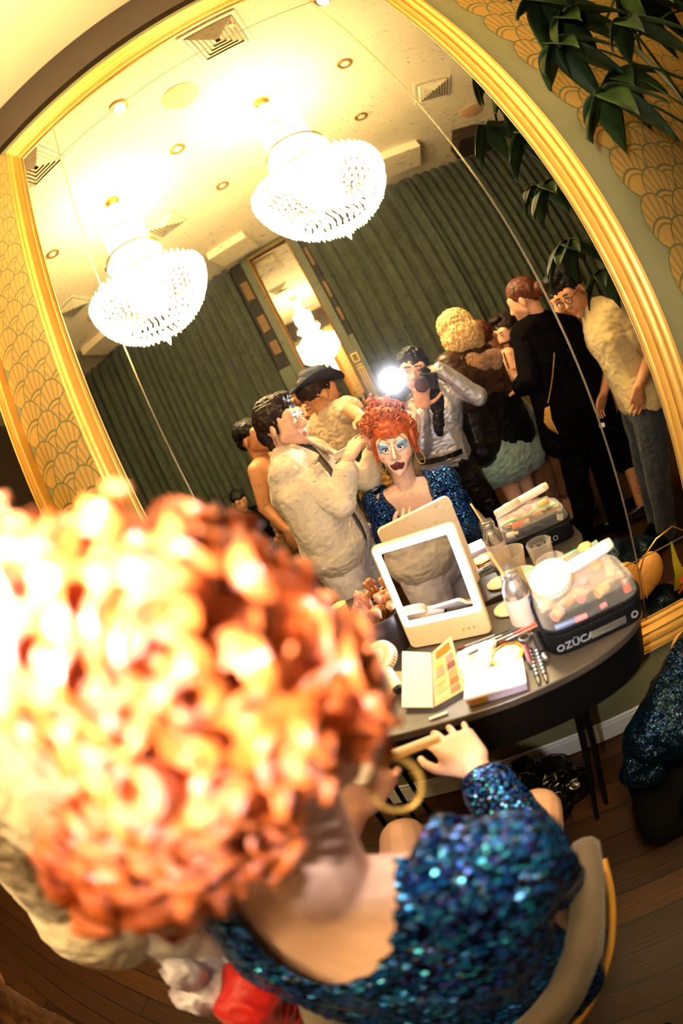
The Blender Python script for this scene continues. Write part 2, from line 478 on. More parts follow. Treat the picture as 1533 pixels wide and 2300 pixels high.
side = thing('wall_mirror', 'second gold framed mirror at the left edge of the picture', 'mirror', (-2.0, -.004, .475))
MB().box((-2.0, -.003, 1.84), (1.2, .006, 2.73)).build('mirror_pane', M['mirror'], side, smooth=False)
frame_rails(side, -2.6, -1.40, .475, 3.2, .075, .08, .12, .155, -.002)

# ------------------------------------------------------------------ far wall: curtains, pilaster with tall mirror
def curtain(name, x0, x1, label, seed, pitch, amp):
    L = x1 - x0; n = int(L / .012); r = random.Random(seed); ph = []
    p = 0
    for i in range(n + 1):
        p += .012 / pitch * 2 * pi * (.6 + .8 * (noise.noise(V((i * .02, seed, 0))) * .5 + .5)); ph.append(p)
    def fn(u, v):
        i = min(n, int(round(u * n))); a = amp * (.55 + .45 * (1 - v)) * (.75 + .5 * noise.noise(V((u * 9, seed, 3))))
        return (x0 + L * u + .008 * sin(ph[i] * 2 + v * 3), -4.10 + a * (sin(ph[i] + .35 * sin(v * 4 + i * .02)) + .3 * sin(ph[i] * 2.3)), .02 + 3.87 * v)
    o = MB().grid(fn, n, 14).build(name, M['curtain'], solid=.006, angle=180)
    return tag(o, label, 'curtain', 'long pleated curtains on the far wall')
curtain('curtain', -5.4, -3.22, 'grey green pleated curtain at the far left, in shadow past the fold', 3, .15, .07)
curtain('curtain', -3.2, -1.46, 'grey green pleated curtain left of the tall mirror pilaster', 5, .12, .06)
curtain('curtain', -.42, 1.04, 'grey green pleated curtain right of the tall mirror pilaster', 8, .17, .06)
curtain('curtain', 1.06, 2.85, 'grey green pleated curtain at the far right behind the plant', 11, .12, .075)

pil = thing('pilaster', 'grey green pilaster on the far wall that holds a narrow gold edged mirror', 'pilaster', (-.88, -4.2, 0))
pb = MB(); pb.box((-1.215, -4.14, 1.95), (.11, .12, 3.88)).box((-.555, -4.14, 1.95), (.11, .12, 3.88)).box((-.885, -4.14, 3.88), (.56, .12, .06)).box((-.885, -4.14, .5), (.56, .12, 1.0))
pb.build('surround', M['pilaster'], pil, smooth=False, bevel=.006)
MB().box((-.885, -4.16, 2.43), (.55, .01, 2.84)).build('mirror_pane', M['mirror'], pil, smooth=False)
frame_rails(pil, -1.145, -.625, 1.02, 3.83, .025, .025, .025, .025, -4.1, 1, .6)
for sx in (-1.36, -.47):
    q = MB(); q.box((sx, -4.16, 3.1), (.17 if sx < -1 else .07, .06, 1.56)); q.build('recess', M['dark'], pil, smooth=False)
    for i, z in enumerate((3.45, 2.95, 2.6)): MB().box((sx + .01, -4.12, z), (.10 if sx < -1 else .04, .03, .28 - i * .05)).build('recess_panel', M['tan'], pil, smooth=False)
    MB().box((sx, -4.14, 1.16), (.17 if sx < -1 else .07, .10, 2.3)).build('lower_panel', M['pilaster'], pil, smooth=False, bevel=.004)
for sx, d in ((-.535, 1), (-1.24, -1)):
    q = MB(); y = -4.075
    for i in range(3): q.box((sx + d * (i * .03 - .03), y, 1.42), (.008, .008, .95))
    for a in ((-.04, 2.03, .008, .1), (.03, 2.03, .008, .1)): q.box((sx + d * a[0], y, a[1]), (a[2], .008, a[3]))
    for a in ((-.005, 2.08), (-.005, 1.98), (0, 1.93), (0, 1.90)): q.box((sx + d * a[0], y, a[1]), (.078, .008, .008))
    q.build('gold_inlay', M['goldtrim'], pil, smooth=False)

# ------------------------------------------------------------------ ceiling fittings
def vent(x, y, label):
    t = thing('ceiling_vent', label, 'vent', (x, y, H), 'square vents in the ceiling')
    m = MB().box((x, y, H - .006), (.37, .37, .012)); m.build('frame', M['grille'], t, smooth=False, bevel=.003)
    m = MB(); m.box((x, y, H - .0125), (.31, .31, .003)); m.build('opening', M['dark'], t, smooth=False)
    m = MB()
    for k in range(5):
        s = .15 - k * .028
        for i in range(4):
            c, n_ = cos(i * pi / 2), sin(i * pi / 2)
            pts = [(-s, s), (s, s), (s - .022, s - .022), (-s + .022, s - .022)]
            hs = (.014, .014, .03, .03)
            m.poly([(x + a * c - b * n_, y + a * n_ + b * c, H - h) for (a, b), h in zip(pts, hs)])
    m.build('louvre', M['grille'], t, smooth=False, solid=.003)
for x, y, l in ((-1.3, -.60, 'square ceiling vent nearest the mirror corner at the upper left'), (.06, -.67, 'square ceiling vent near the mirror top, beside the small round detector'),
                (-1.31, -2.37, 'square ceiling vent behind the left chandelier'), (1.45, -2.3, 'square ceiling vent to the right, beside the mirror pane joint'), (-2.7, -2.43, 'square ceiling vent at the left below the chandelier')):
    vent(x, y, l)
for i, x in enumerate((-2.03, -.665, .73)):
    for j, y in enumerate((-.715, -1.51, -2.36)):
        t = thing('downlight', f"small round recessed downlight, {('left', 'middle', 'right')[i]} row, {('nearest the mirror', 'level with the chandeliers', 'towards the curtains')[j]}", 'light', (x, y, H), 'recessed downlights in the ceiling')
        MB().lathe([(.036, -.002), (.036, -.010), (.05, -.014), (.062, -.010), (.064, -.001)], (x, y, H), closed=True).build('trim_ring', M['ring'], t)
        MB().lathe([(.037, -.002), (.02, -.005), (.001, -.006)], (x, y, H)).build('lamp_lens', M['lens'], t)
        d = bpy.data.lights.new('downlight', 'SPOT'); d.energy = DOWNLIGHT_W; d.color = (1, .78, .5); d.spot_size = 1.5; d.spot_blend = .6; d.shadow_soft_size = .035
        o = bpy.data.objects.new('downlight_lamp', d); COL.objects.link(o); o.location = (x, y, H - .03); put(o, t)
for x, y, r, l in ((-.355, -1.0, .13, 'round flush ceiling speaker between the two chandeliers and the mirror'), (1.92, -2.92, .14, 'round flush ceiling speaker at the right above the plant'), (-2.8, -2.95, .12, 'round flush ceiling speaker at the left near the curtain')):
    tag(MB().lathe([(r, -.001), (r, -.006), (r - .012, -.009), (.001, -.007)], (x, y, H), n=40).build('ceiling_speaker', plain('speaker_mesh', '#cda774', .7)), l, 'speaker', 'round ceiling speakers')
tag(MB().lathe([(.03, 0), (.03, -.012), (.018, -.03), (.001, -.032)], (.18, -.6, H)).build('smoke_detector', M['ring']), 'small round detector on the ceiling beside a vent', 'detector')
for c, s, l in (((-1.16, -3.62), (.5, .42), 'cream ceiling box near the pilaster top'), ((1.0, -3.45), (.5, .5), 'cream ceiling box above the right curtain'), ((-3.1, -3.6), (.8, .5), 'cream ceiling box above the left curtain')):
    tag(MB().box((c[0], c[1], H - .05), (s[0], s[1], .1)).build('ceiling_box', M['ceil'], smooth=False, bevel=.004), l, 'ceiling box')
tag(MB().box((1.95, -3.5, H - .08), (.5, .5, .16)).build('ceiling_recess_box', M['band'], smooth=False), 'dark brown ceiling box above the plant', 'ceiling box')

# ------------------------------------------------------------------ chandeliers
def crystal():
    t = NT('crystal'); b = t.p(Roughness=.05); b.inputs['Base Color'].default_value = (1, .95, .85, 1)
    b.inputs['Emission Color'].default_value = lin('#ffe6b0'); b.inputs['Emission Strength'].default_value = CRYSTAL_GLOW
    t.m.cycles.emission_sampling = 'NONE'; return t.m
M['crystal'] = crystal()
def bead(m, c, r, h):
    c = V(c); a = [m.b.verts.new(c + V((r * cos(i * pi / 2), r * sin(i * pi / 2), 0))) for i in range(4)]
    t, b = m.b.verts.new(c + V((0, 0, h))), m.b.verts.new(c - V((0, 0, h * 1.2)))
    for i in range(4): m.b.faces.new((a[i], a[(i + 1) % 4], t)); m.b.faces.new((a[(i + 1) % 4], a[i], b))
def chandelier(x, y, label):
    t = thing('chandelier', label, 'chandelier', (x, y, H), 'crystal basket chandeliers')
    MB().lathe([(.06, 0), (.058, -.02), (.03, -.045), (.012, -.06)], (x, y, H)).build('canopy', M['goldtrim'], t)
    MB().cone((x, y, H - .05), (x, y, 3.4), .008, .008, 8).build('rod', M['goldtrim'], t)
    R = random.Random(2)
    m = MB()
    for k in range(5):                                   # crown: short falls on a small hoop
        for i in range(30):
            a = 2 * pi * i / 30; bead(m, (x + .155 * cos(a), y + .155 * sin(a), 3.52 - k * .034), .013, .022)
    for k in range(9):                                   # slender bead column up to the canopy
        for i in range(12):
            a = 2 * pi * i / 12; r = .05 + .05 * (1 - k / 8) ** 2; bead(m, (x + r * cos(a), y + r * sin(a), 3.55 + k * .032), .012, .02)
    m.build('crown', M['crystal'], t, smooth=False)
    m = MB()
    for i in range(48):                                   # waist strands
        a = 2 * pi * i / 48
        for k in range(22):
            u = k / 21
            r = .14 + .07 * math.exp(-((u - .34) / .08) ** 2) + .27 * max(0, (u - .45) / .55) ** 1.9
            bead(m, (x + r * cos(a), y + r * sin(a), 3.36 - .44 * u), .013, .016)
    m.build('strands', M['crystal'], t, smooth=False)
    for z, r in ((3.51, .145), (3.27, .205), (2.93, .415)):
        MB().lathe([(r, -.012), (r + .008, 0), (r, .012), (r - .008, 0)], (x, y, z), n=40, closed=True).build('hoop', M['goldtrim'], t)
    m = MB(); nr = 15
    for k in range(nr):                                   # stepped basket of drops
        u = k / (nr - 1); r = .43 * sqrt(max(0, 1 - u ** 1.7)) + .012; z = 2.92 - .40 * u; n = max(5, int(r * 135))
        for i in range(n):
            a = 2 * pi * (i + .5 * (k % 2)) / n; bead(m, (x + r * cos(a), y + r * sin(a), z + R.uniform(-.006, .006)), .0125, .024)
    bead(m, (x, y, 2.47), .02, .04)
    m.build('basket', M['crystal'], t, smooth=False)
    for nm, z, e, rad in (('bulb_cluster', 2.84, CHANDELIER_W * .34, .14), ('crown_bulbs', 3.43, CHANDELIER_W * .60, .07)):
        d = bpy.data.lights.new(nm, 'POINT'); d.energy = e; d.color = (1, .74, .37); d.shadow_soft_size = rad
        o = bpy.data.objects.new(nm, d); COL.objects.link(o); o.location = (x, y, z); put(o, t)
chandelier(-1.335, -1.54, 'left crystal chandelier with a bead crown and a wide basket, lit')
chandelier(.045, -1.54, 'right crystal chandelier with a bead crown and a wide basket, lit')
# ------------------------------------------------------------------ make-up table
M['black'] = plain('black_lacquer', '#060504', .5, 0, .2, 8, spec=.15)
M['tabletop'] = plain('dark_table_top', '#3d362e', .3, 0, .25, 7, .05)
M['blackplastic'] = plain('black_plastic', '#141313', .3)
M['nylon'] = cloth('black_nylon', '#08080a', .7, .2, .2, 0, .12)
M['alu'] = plain('brushed_aluminium', '#c9c6c0', .26, .9, .06, 30)
M['whiteplastic'] = plain('white_plastic', '#f1e6d8', .35, 0, .03, coat=.3)
M['cream'] = plain('cream_card', '#e3c79e', .6, 0, .05)
M['tancard'] = plain('tan_card', '#c79a5c', .6)
M['clear'] = glass('clear_plastic', '#fff8ee')
M['cloudy'] = glass('cloudy_plastic', '#efe2cc', .2, .5)
M['led'] = glow('led_strip', '#f4f3ff', LED_GLOW)
M['sheer'] = plain('mirror_silver', '#e8e6e2', .02, 1.0, 0)
M['paper'] = plain('tissue_paper', '#f4efe8', .8, 0, .03, bump=.3)
M['blueprint'] = plain('blue_print', '#28406b', .5)
M['steel'] = plain('grey_steel', '#8d8a86', .3, .85)
TZ = .775
tb = thing('make_up_table', 'oval black table with a deep apron pushed against the tall mirror, crowded with make-up', 'table', (-.21, -.235, 0))
def oval(a, b, z, n=72, e=3.0, cx=-.21, cy=-.235):
    o = []
    for i in range(n):
        t = 2 * pi * i / n; c, s = cos(t), sin(t)
        o.append((cx + a * math.copysign(abs(c) ** (2 / e), c), cy + b * math.copysign(abs(s) ** (2 / e), s), z))
    return o
MB().prism(oval(.515, .213, TZ - .022), (0, 0, .022)).build('table_top', M['tabletop'], tb, bevel=.003)
MB().prism(oval(.507, .206, .635), (0, 0, TZ - .022 - .635)).build('apron', M['black'], tb)
for x, y in ((.085, -.335), (.10, -.14), (-.52, -.33), (-.52, -.13)):
    for d in (-.018, .018):
        MB().cone((x + d * .6, y + d, .64), (x + d * 1.2 + (.02 if x > 0 else -.02), y + d * 1.4, 0), .0095, .008, 12).build('leg', M['black'], tb)

# lit make-up mirror
lm = thing('vanity_mirror', 'white tablet shaped make-up mirror with a glowing light strip, standing on the table', 'mirror', (-.179, -.13, TZ))
LR = R3(-5.5, 0, -15)      # leans back from the sitter
LB = V((-.179, -.136, TZ + .002))
def LP(x, y, z): return LB + LR @ V((x, y, z))
def rrect(x0, x1, z0, z1, r, y, n=6):
    o = []
    for cx, cz, a0 in ((x1 - r, z1 - r, 0), (x0 + r, z1 - r, 90), (x0 + r, z0 + r, 180), (x1 - r, z0 + r, 270)):
        for i in range(n + 1):
            a = radians(a0 + 90 * i / n); o.append(LP(cx + r * cos(a), y, cz + r * sin(a)))
    return o
MB().prism(rrect(-.117, .117, 0, .308, .016, -.007), LR @ V((0, .016, 0))).build('panel', plain('pearl_panel', '#ead3b4', .35, 0, .02, coat=.4), lm, bevel=.002)
q = MB()
for a, b in zip([rrect(-.110, .110, .070, .301, .012, -.0078)], [rrect(-.094, .094, .085, .286, .006, -.0078)]):
    va = [q.b.verts.new(p) for p in a]; vb = [q.b.verts.new(p) for p in b]; q.bridge(va, vb)
q.build('light_strip', M['led'], lm, smooth=False)
MB().poly(rrect(-.094, .094, .085, .286, .006, -.0076)).build('glass', M['sheer'], lm, smooth=False)
q = MB()
for i, x in enumerate((.045, .060, .075)): q.cone(LP(x, -.0072, .028), LP(x, -.0082, .028), .0035, .0035, 10)
q.build('touch_marks', M['tancard'], lm)
MB().box(LP(0, .03, .06), (.05, .006, .13), LR @ R3(24)).build('stand', M['whiteplastic'], lm, smooth=False, bevel=.002)

# bottle with straw, cups
bt = thing('aluminium_bottle', 'silver aluminium bottle between the lit make-up mirror and the clear zip bag', 'bottle', (.02, -.193, TZ))
c = (.02, -.193, TZ)
MB().lathe([(.029, 0), (.033, .004), (.033, .104), (.031, .118), (.024, .134), (.0185, .142), (.0185, .146), (.0205, .148), (.0205, .158), (.019, .160), (.0195, .168), (.017, .170), (.0165, .150)], c, n=32, closed=False).build('bottle_body', M['alu'], bt)
MB().lathe([(.0334, .018), (.0336, .02), (.0336, .092), (.0334, .094)], c, n=32).build('paper_label', plain('bottle_label', '#dcc9bd', .4, .3), bt)
MB().lathe([(.0205, .1455), (.0212, .1465), (.0205, .1475)], c, n=28, closed=True).build('neck_ring', M['blueprint'], bt)
q = MB()
for i in range(13):
    z = TZ + .026 + i * .005
    for a in (-38, -20):
        an = radians(a); r = .0342; ctr = V((c[0] + r * cos(an), c[1] + r * sin(an), z)); q.box(ctr, (.0012, .009, .0026), R3(0, 0, a))
q.build('printed_bars', M['blueprint'], bt, smooth=False)
tag(MB().tube([(.026, -.186, TZ + .03), (.010, -.204, TZ + .15), (-.006, -.216, TZ + .232)], .0036, 10).build('paper_straw', M['tancard']), 'tan paper straw standing in the aluminium bottle', 'straw')

cp = thing('plastic_cup', 'cloudy plastic cup holding golden crumbs, behind the aluminium bottle', 'cup', (.052, -.105, TZ))
c = (.045, -.092, TZ)
MB().lathe([(.036, 0), (.038, .002), (.048, .086), (.050, .088), (.0495, .084), (.036, .004)], c, n=32, closed=True).build('cup_wall', M['cloudy'], cp)
q = MB(); R = random.Random(4)
for i in range(60): q.ball((c[0] + R.gauss(0, .015), c[1] + R.gauss(0, .015), TZ + .012 + abs(R.gauss(0, .008))), R.uniform(.002, .0045), n=6, m=4)
q.build('golden_crumbs', M['gold'], cp)['kind'] = 'stuff'
tg = thing('clear_tumbler', 'faceted clear drinking glass at the back of the table behind the clear bag', 'glass', (.14, -.072, TZ))
MB().lathe([(.030, 0), (.032, .003), (.041, .088), (.0385, .088), (.030, .008), (.001, .006)], (.14, -.072, TZ), n=8).build('glass_wall', M['clear'], tg, smooth=False)
tag(MB().lathe([(.03, 0), (.038, .004), (.038, .008), (.034, .010), (.001, .009)], (-.013, -.088, TZ), n=32).build('mixing_dish', M['cream']), 'flat cream dish lying at the foot of the aluminium bottle', 'dish')
q = MB()
for i in range(8): q.ball((.095 + rnd.gauss(0, .006), -.05 + rnd.gauss(0, .006), TZ + .011 + rnd.gauss(0, .002)), rnd.uniform(.007, .012))
tag(q.vox('crumpled_tissue', M['paper'], size=.003, it=2, wr=.002, wf=90), 'small crumpled white tissue beside the clear glass', 'tissue')

# cosmetic case with clear vinyl top, pouch and fan on it
def rr(x0, x1, y0, y1, r, z, n=6):
    o = []
    for cx, cy, a0 in ((x1 - r, y1 - r, 0), (x0 + r, y1 - r, 90), (x0 + r, y0 + r, 180), (x1 - r, y0 + r, 270)):
        for i in range(n + 1):
            a = radians(a0 + 90 * i / n); o.append((cx + r * cos(a), cy + r * sin(a), z))
    return o
cs = thing('cosmetic_case', 'black cosmetic case with ZÜCA lettering and a clear vinyl top at the table end', 'case', (.165, -.275, TZ))
q = MB(); q.prism(rr(.045, .288, -.372, -.185, .045, TZ + .001), (0, 0, .052)); q.build('case_base', M['nylon'], cs, bevel=.006)
q = MB()
for z in (TZ + .054, TZ + .066): q.tube(rr(.046, .287, -.371, -.186, .045, z) + rr(.046, .287, -.371, -.186, .045, z)[:1], .0042, 8)
q.build('zip_edge', M['nylon'], cs)
q = MB(); a = rr(.048, .285, -.369, -.188, .045, TZ + .066); b = rr(.054, .279, -.362, -.195, .042, TZ + .100); d = rr(.064, .269, -.352, -.205, .036, TZ + .104)
va, vb, vd = [[q.b.verts.new(p) for p in k] for k in (a, b, d)]; q.bridge(va, vb); q.bridge(vb, vd); q.cap(vd)
q.build('vinyl_top', M['clear'], cs)
def text(body, size, loc, rot, mat, parent, name, depth=.0004):
    cu = bpy.data.curves.new(name, 'FONT'); cu.body = body; cu.size = size; cu.extrude = depth; cu.align_x = 'LEFT'
    o = bpy.data.objects.new(name, cu); COL.objects.link(o)
    dg = bpy.context.evaluated_depsgraph_get(); me = bpy.data.meshes.new_from_object(o.evaluated_get(dg)); bpy.data.objects.remove(o)
    me.transform(Matrix.Translation(V(loc)) @ rot.to_4x4()); return link(name, me, mat, parent, False)
M['logo'] = plain('grey_print', '#8e9096', .5)
text('ZÜCA', .026, (.083, -.3728, TZ + .017), R3(90, 0, 0), M['logo'], cs, 'lettering')
text('ZÜCA', .026, (.200, -.1842, TZ + .017), R3(90, 0, 180), M['logo'], cs, 'lettering')
for x, y, s in ((.073, -.373, 1), (.255, -.3725, 1), (.212, -.184, -1)): MB().lathe([(.0062, 0), (.0085, 0), (.0085, .0006), (.0062, .0006)], (x, y, TZ + .026), (0, -s, 0), 20, closed=True).build('round_emblem', M['logo'], cs)
MB().box((.188, -.3735, TZ + .025), (.088, .0015, .018)).build('silver_plate', M['alu'], cs, smooth=False, bevel=.001)
R = random.Random(9)
tubes = [((.075, -.345, .062), (.150, -.352, .064), .0075, '#3f5fa6', 'blue cosmetic tube with a pink end inside the case'), ((.155, -.352, .064), (.20, -.345, .066), .006, '#171717', 'black pencil stub inside the clear case'),
         ((.262, -.33, .060), (.262, -.32, .088), .010, '#b4482c', 'copper red lipstick tube at the right corner of the case'), ((.268, -.29, .060), (.266, -.285, .09), .010, '#7c1f26', 'dark red tube at the right end of the case'),
         ((.255, -.23, .060), (.262, -.225, .095), .011, '#cfd0a0', 'pale green tube at the far right of the case'), ((.10, -.30, .075), (.16, -.27, .08), .012, '#e07c4d', 'orange blusher stick in the case'),
         ((.08, -.33, .08), (.11, -.31, .083), .014, '#dd8d78', 'coral pot inside the case'), ((.15, -.31, .085), (.17, -.29, .088), .014, '#d86a78', 'pink puff inside the case'),
         ((.19, -.32, .082), (.235, -.30, .085), .012, '#c99a5b', 'gold compact inside the case'), ((.07, -.25, .07), (.11, -.22, .075), .012, '#d8d4cc', 'white tube at the back of the case')]
for p0, p1, r, col, l in tubes:
    p0 = V(p0) + V((0, 0, TZ)); p1 = V(p1) + V((0, 0, TZ)); d = (p1 - p0)
    t = thing('cosmetic_tube', l, 'make-up', tuple(p0), 'make-up inside the clear case')
    MB().cone(p0, p0 + d * .62, r, r, 14).build('tube_body', plain('tube_' + col[1:], col, .35), t, bevel=.0008)
    MB().cone(p0 + d * .63, p1, r * .96, r * .92, 14).build('tube_cap', M['alu'] if r > .009 else plain('pinkcap', '#e26f86', .4), t, bevel=.0008)
zb = thing('zip_bag', 'clear zip bag with a green zip lying on the cosmetic case, filled with small items', 'bag', (.15, -.26, TZ + .105))
def pillow(u, v, s):
    x = .055 + .20 * u; y = -.345 + .165 * v; e = (sin(pi * u) * sin(pi * v)) ** .45
    return (x, y, TZ + .112 + s * e * .02 + (.022 * v if True else 0) + .003 * noise.noise(V((u * 7, v * 7, s * 3))))
q = MB(); q.grid(lambda u, v: pillow(u, v, 1), 30, 24).grid(lambda u, v: pillow(u, v, -.35), 30, 24)
q.build('bag_film', M['clear'], zb, angle=180)
MB().tube([(.055 + .2 * i / 12, -.180 - .012 * sin(pi * i / 12), TZ + .136 + .004 * sin(i)) for i in range(13)], .0045, 8, rv=.002).build('green_zip', plain('green_zip', '#4f9a52', .4), zb)
for x, y, z, r, col, l in ((.10, -.22, .128, .014, '#d0b089', 'beige cotton pad in the zip bag'), (.215, -.205, .145, .018, '#d9a85b', 'gold wrapped sweet at the back corner of the zip bag'), (.17, -.30, .118, .016, '#d97c86', 'pink puff inside the zip bag'), (.215, -.27, .122, .018, '#c98f5a', 'tan powder puff inside the zip bag')):
    q = MB(); q.ball((x, y, TZ + z), (r, r * .8, r * .55)); tag(q.vox('cosmetic_puff', plain('puff' + col[1:], col, .7), size=.003, it=2, wr=.0015, wf=60), l, 'puff', 'small items in the zip bag')

def hand_fan(c, R, L, label, loc, capcol=None):
    t = thing('hand_fan', label, 'fan', loc, 'white hand fans')
    c = V(c)
    def P(x, y, z): return c + R @ V((x, y, z))
    ax = R @ V((0, 0, 1))
    MB().lathe([(.044, -.015), (.048, -.011), (.048, .009), (.045, .013)], c, ax, 40).build('head', M['whiteplastic'], t, bevel=.001)
    q = MB()
    for i in range(36):
        a = 2 * pi * i / 36; q.box(P(.0482 * cos(a), .0482 * sin(a), -.001), (.002, .0032, .014), R @ R3(0, 0, math.degrees(a)))
    q.build('side_slots', M['tancard'], t, smooth=False)
    q = MB()
    for i in range(32):
        a = 2 * pi * i / 32; q.box(P(.032 * cos(a), .032 * sin(a), .0132), (.017, .0022, .001), R @ R3(0, 0, math.degrees(a) + 24))
    q.build('grille_slots', M['tancard'], t, smooth=False)
    MB().lathe([(.013, .013), (.013, .0145), (.001, .0155)], c, ax, 24).build('hub', M['whiteplastic'], t)
    MB().capsule(P(.045, 0, -.002), P(L, 0, -.004), .0145, .0145, 18).build('handle', M['whiteplastic'], t)
    MB().cone(P(L + .006, 0, -.004), P(L + .0155, 0, -.004), .0135, .012, 18).build('handle_end', M['blackplastic'] if capcol else M['cream'], t)
hand_fan((.103, -.288, TZ + .150), R3(18, 0, 3) @ R3(0, -8, 0), .142, 'white hand fan lying on the clear zip bag, handle to the right', (.103, -.288, TZ + .13))
fa = (V((-.308, -.322, .812)) - V((-.35, -.222, .848))); fx = fa.normalized(); fz = (V((-.15, -.55, .8)) - fx * V((-.15, -.55, .8)).dot(fx)).normalized(); fy = fz.cross(fx)
hand_fan((-.35, -.222, .845), Matrix((fx, fy, fz)).transposed(), .105, 'white hand fan leaning at the left of the make-up palette, dark end towards the sitter', (-.35, -.24, TZ + .02), 1)

# pencils, scissors, brushes
def pen(p0, p1, r, col, label, bands=0):
    t = thing('make_up_pencil', label, 'pencil', (p0[0], p0[1], TZ), 'pencils beside the cosmetic case')
    a, b = V((*p0, TZ + r)), V((*p1, TZ + r)); d = b - a
    MB().cone(a, a + d * .86, r, r, 14).build('barrel', plain('barrel_' + col[1:], col, .3), t)
    MB().cone(a + d * .86, b, r * .95, r * .45, 14).build('tip', M['steel'], t)
    for i in range(bands): MB().cone(a + d * (.08 + i * .11), a + d * (.13 + i * .11), r * 1.05, r * 1.05, 14).build('silver_band', M['alu'], t)
pen((.000, -.292), (.001, -.370), .008, '#6b3038', 'dark red lip pencil, first of the row beside the cosmetic case')
pen((.0085, -.306), (.005, -.434), .0058, '#16130f', 'black pencil with silver bands nearest the flat box', 7)
pen((.0235, -.312), (.0215, -.436), .0058, '#16130f', 'black pencil with silver bands next to the ribbed tube', 7)
t = thing('mascara_tube', 'ribbed black mascara tube beside the corner of the cosmetic case', 'mascara', (.034, -.285, TZ), None)
a, b = V((.033, -.268, TZ + .011)), V((.0355, -.372, TZ + .011)); d = b - a
pr = [(.0095 if i % 2 else .0112, i * .0044) for i in range(19)]
MB().lathe(pr, a, d, 18).build('ribbed_cap', M['blackplastic'], t); MB().lathe([(.0075, .083), (.0075, .10), (.004, .104)], a, d, 16).build('tube_end', M['steel'], t)
t = thing('scissors', 'grey scissors with two ring handles at the left corner of the cosmetic case', 'scissors', (.025, -.245, TZ))
for x, y in ((.006, -.250), (.038, -.242)):
    MB().tube([(x + .0135 * cos(2 * pi * i / 20), y + .016 * sin(2 * pi * i / 20), TZ + .006) for i in range(21)], .0035, 8).build('ring_handle', M['steel'], t)
MB().prism([(.004, -.236, TZ + .004), (.012, -.236, TZ + .004), (.045, -.165, TZ + .004), (.04, -.16, TZ + .004)], (0, 0, .002)).build('blade', M['alu'], t, smooth=False)
MB().prism([(.034, -.228, TZ + .007), (.04, -.228, TZ + .007), (.012, -.165, TZ + .007), (.008, -.168, TZ + .007)], (0, 0, .002)).build('blade', M['alu'], t, smooth=False)

M['bristle'] = plain('bristle', '#c98e72', .9, 0, .3, 60, .4, 200)
M['bristledark'] = plain('bristle_dark', '#6d3b2a', .9, 0, .3, 60, .4, 200)
def brush(p0, p1, r, hr, hl, label, group, hcol, fluffy=1):
    """handle from p0 towards p1, hair at p1"""
    t = thing('make_up_brush', label, 'brush', tuple(p0), group); a, b = V(p0), V(p1); d = (b - a).normalized(); L = (b - a).length
    MB().lathe([(r * .5, 0), (r, .02), (r * .8, L * .55)], a, d, 10).build('handle', plain('handle' + hcol[1:], hcol, .3), t)
    MB().lathe([(r * .85, L * .55), (r * .95, L - hl)], a, d, 12).build('ferrule', M['goldtrim'] if fluffy else M['steel'], t)
    MB().lathe([(r * .9, L - hl), (hr, L - hl * .45), (hr * .8, L - hl * .12), (hr * .2, L)], a, d, 12).build('bristles', M['bristle'] if fluffy else M['bristledark'], t)
for i, (a, b, hc) in enumerate((((.060, -.206, .790), (-.165, -.192, .779), '#1c1714'), ((.064, -.212, .792), (-.135, -.212, .780), '#141414'), ((.066, -.224, .793), (-.090, -.226, .781), '#a4432f'), ((.060, -.236, .792), (-.060, -.240, .783), '#c05a3a'))):
    brush(a, b, .0038, .006, .022, ('thin black brush with a pale tip lying nearest the lit mirror', 'thin black brush lying in front of the lit mirror', 'brush with a dark red handle lying in front of the lit mirror', 'brush with an orange handle lying nearest the white pouch')[i], 'brushes lying in front of the lit mirror', hc, 0)
bk = thing('brush_pot', 'dark round pot full of make-up brushes at the left of the lit mirror', 'pot', (-.342, -.075, TZ))
MB().lathe([(.040, 0), (.043, .004), (.048, .115), (.044, .117), (.039, .008), (.001, .006)], (-.342, -.075, TZ), n=32).build('pot_wall', plain('pot_grey', '#38333a', .45), bk)
R = random.Random(21)
for i in range(14):
    a = 2 * pi * i / 14 + R.uniform(-.2, .2); k = .6 + .4 * (i % 2)
    p1 = V((-.342 + .052 * k * cos(a), -.075 + .050 * k * sin(a), TZ + R.uniform(.135, .19)))
    brush((-.342 + .012 * cos(a + 2), -.075 + .012 * sin(a + 2), TZ + .010), p1, .004, R.uniform(.009, .015), R.uniform(.03, .042),
          'make-up brush standing in the dark pot at the left of the lit mirror', 'brushes in the dark pot', R.choice(['#1d1613', '#2b1b12', '#c9a27c', '#3a1f18']), 1)

# palette, pouch, compact, boxes
pa = thing('eyeshadow_palette', 'open eyeshadow palette with a blank white lid, in front of the lit mirror', 'palette', (-.225, -.39, TZ))
def panel(A, B, Cc, D, th):      # corners bottom-left, bottom-right, top-right, top-left
    A, B, Cc, D = V(A), V(B), V(Cc), V(D); n_ = (B - A).cross(D - A).normalized()
    return A, B, Cc, D, n_
def at(q, u, v, h=0): A, B, Cc, D, n_ = q; return (A * (1 - u) + B * u) * (1 - v) + (D * (1 - u) + Cc * u) * v + n_ * h
lid = panel((-.302, -.372, .790), (-.228, -.400, .786), (-.211, -.277, .850), (-.285, -.232, .852), 0)
pan = panel((-.224, -.399, .786), (-.152, -.372, .786), (-.158, -.237, .852), (-.207, -.277, .850), 0)
M['lidcard'] = plain('lid_card', '#f8f1ea', .5, 0, .02)
for qd, nm, mt in ((lid, 'lid', M['lidcard']), (pan, 'tray', M['cream'])):
    MB().prism([at(qd, u, v, -.008) for u, v in ((0, 0), (1, 0), (1, 1), (0, 1))], qd[4] * .008).build(nm, mt, pa, smooth=False, bevel=.001)
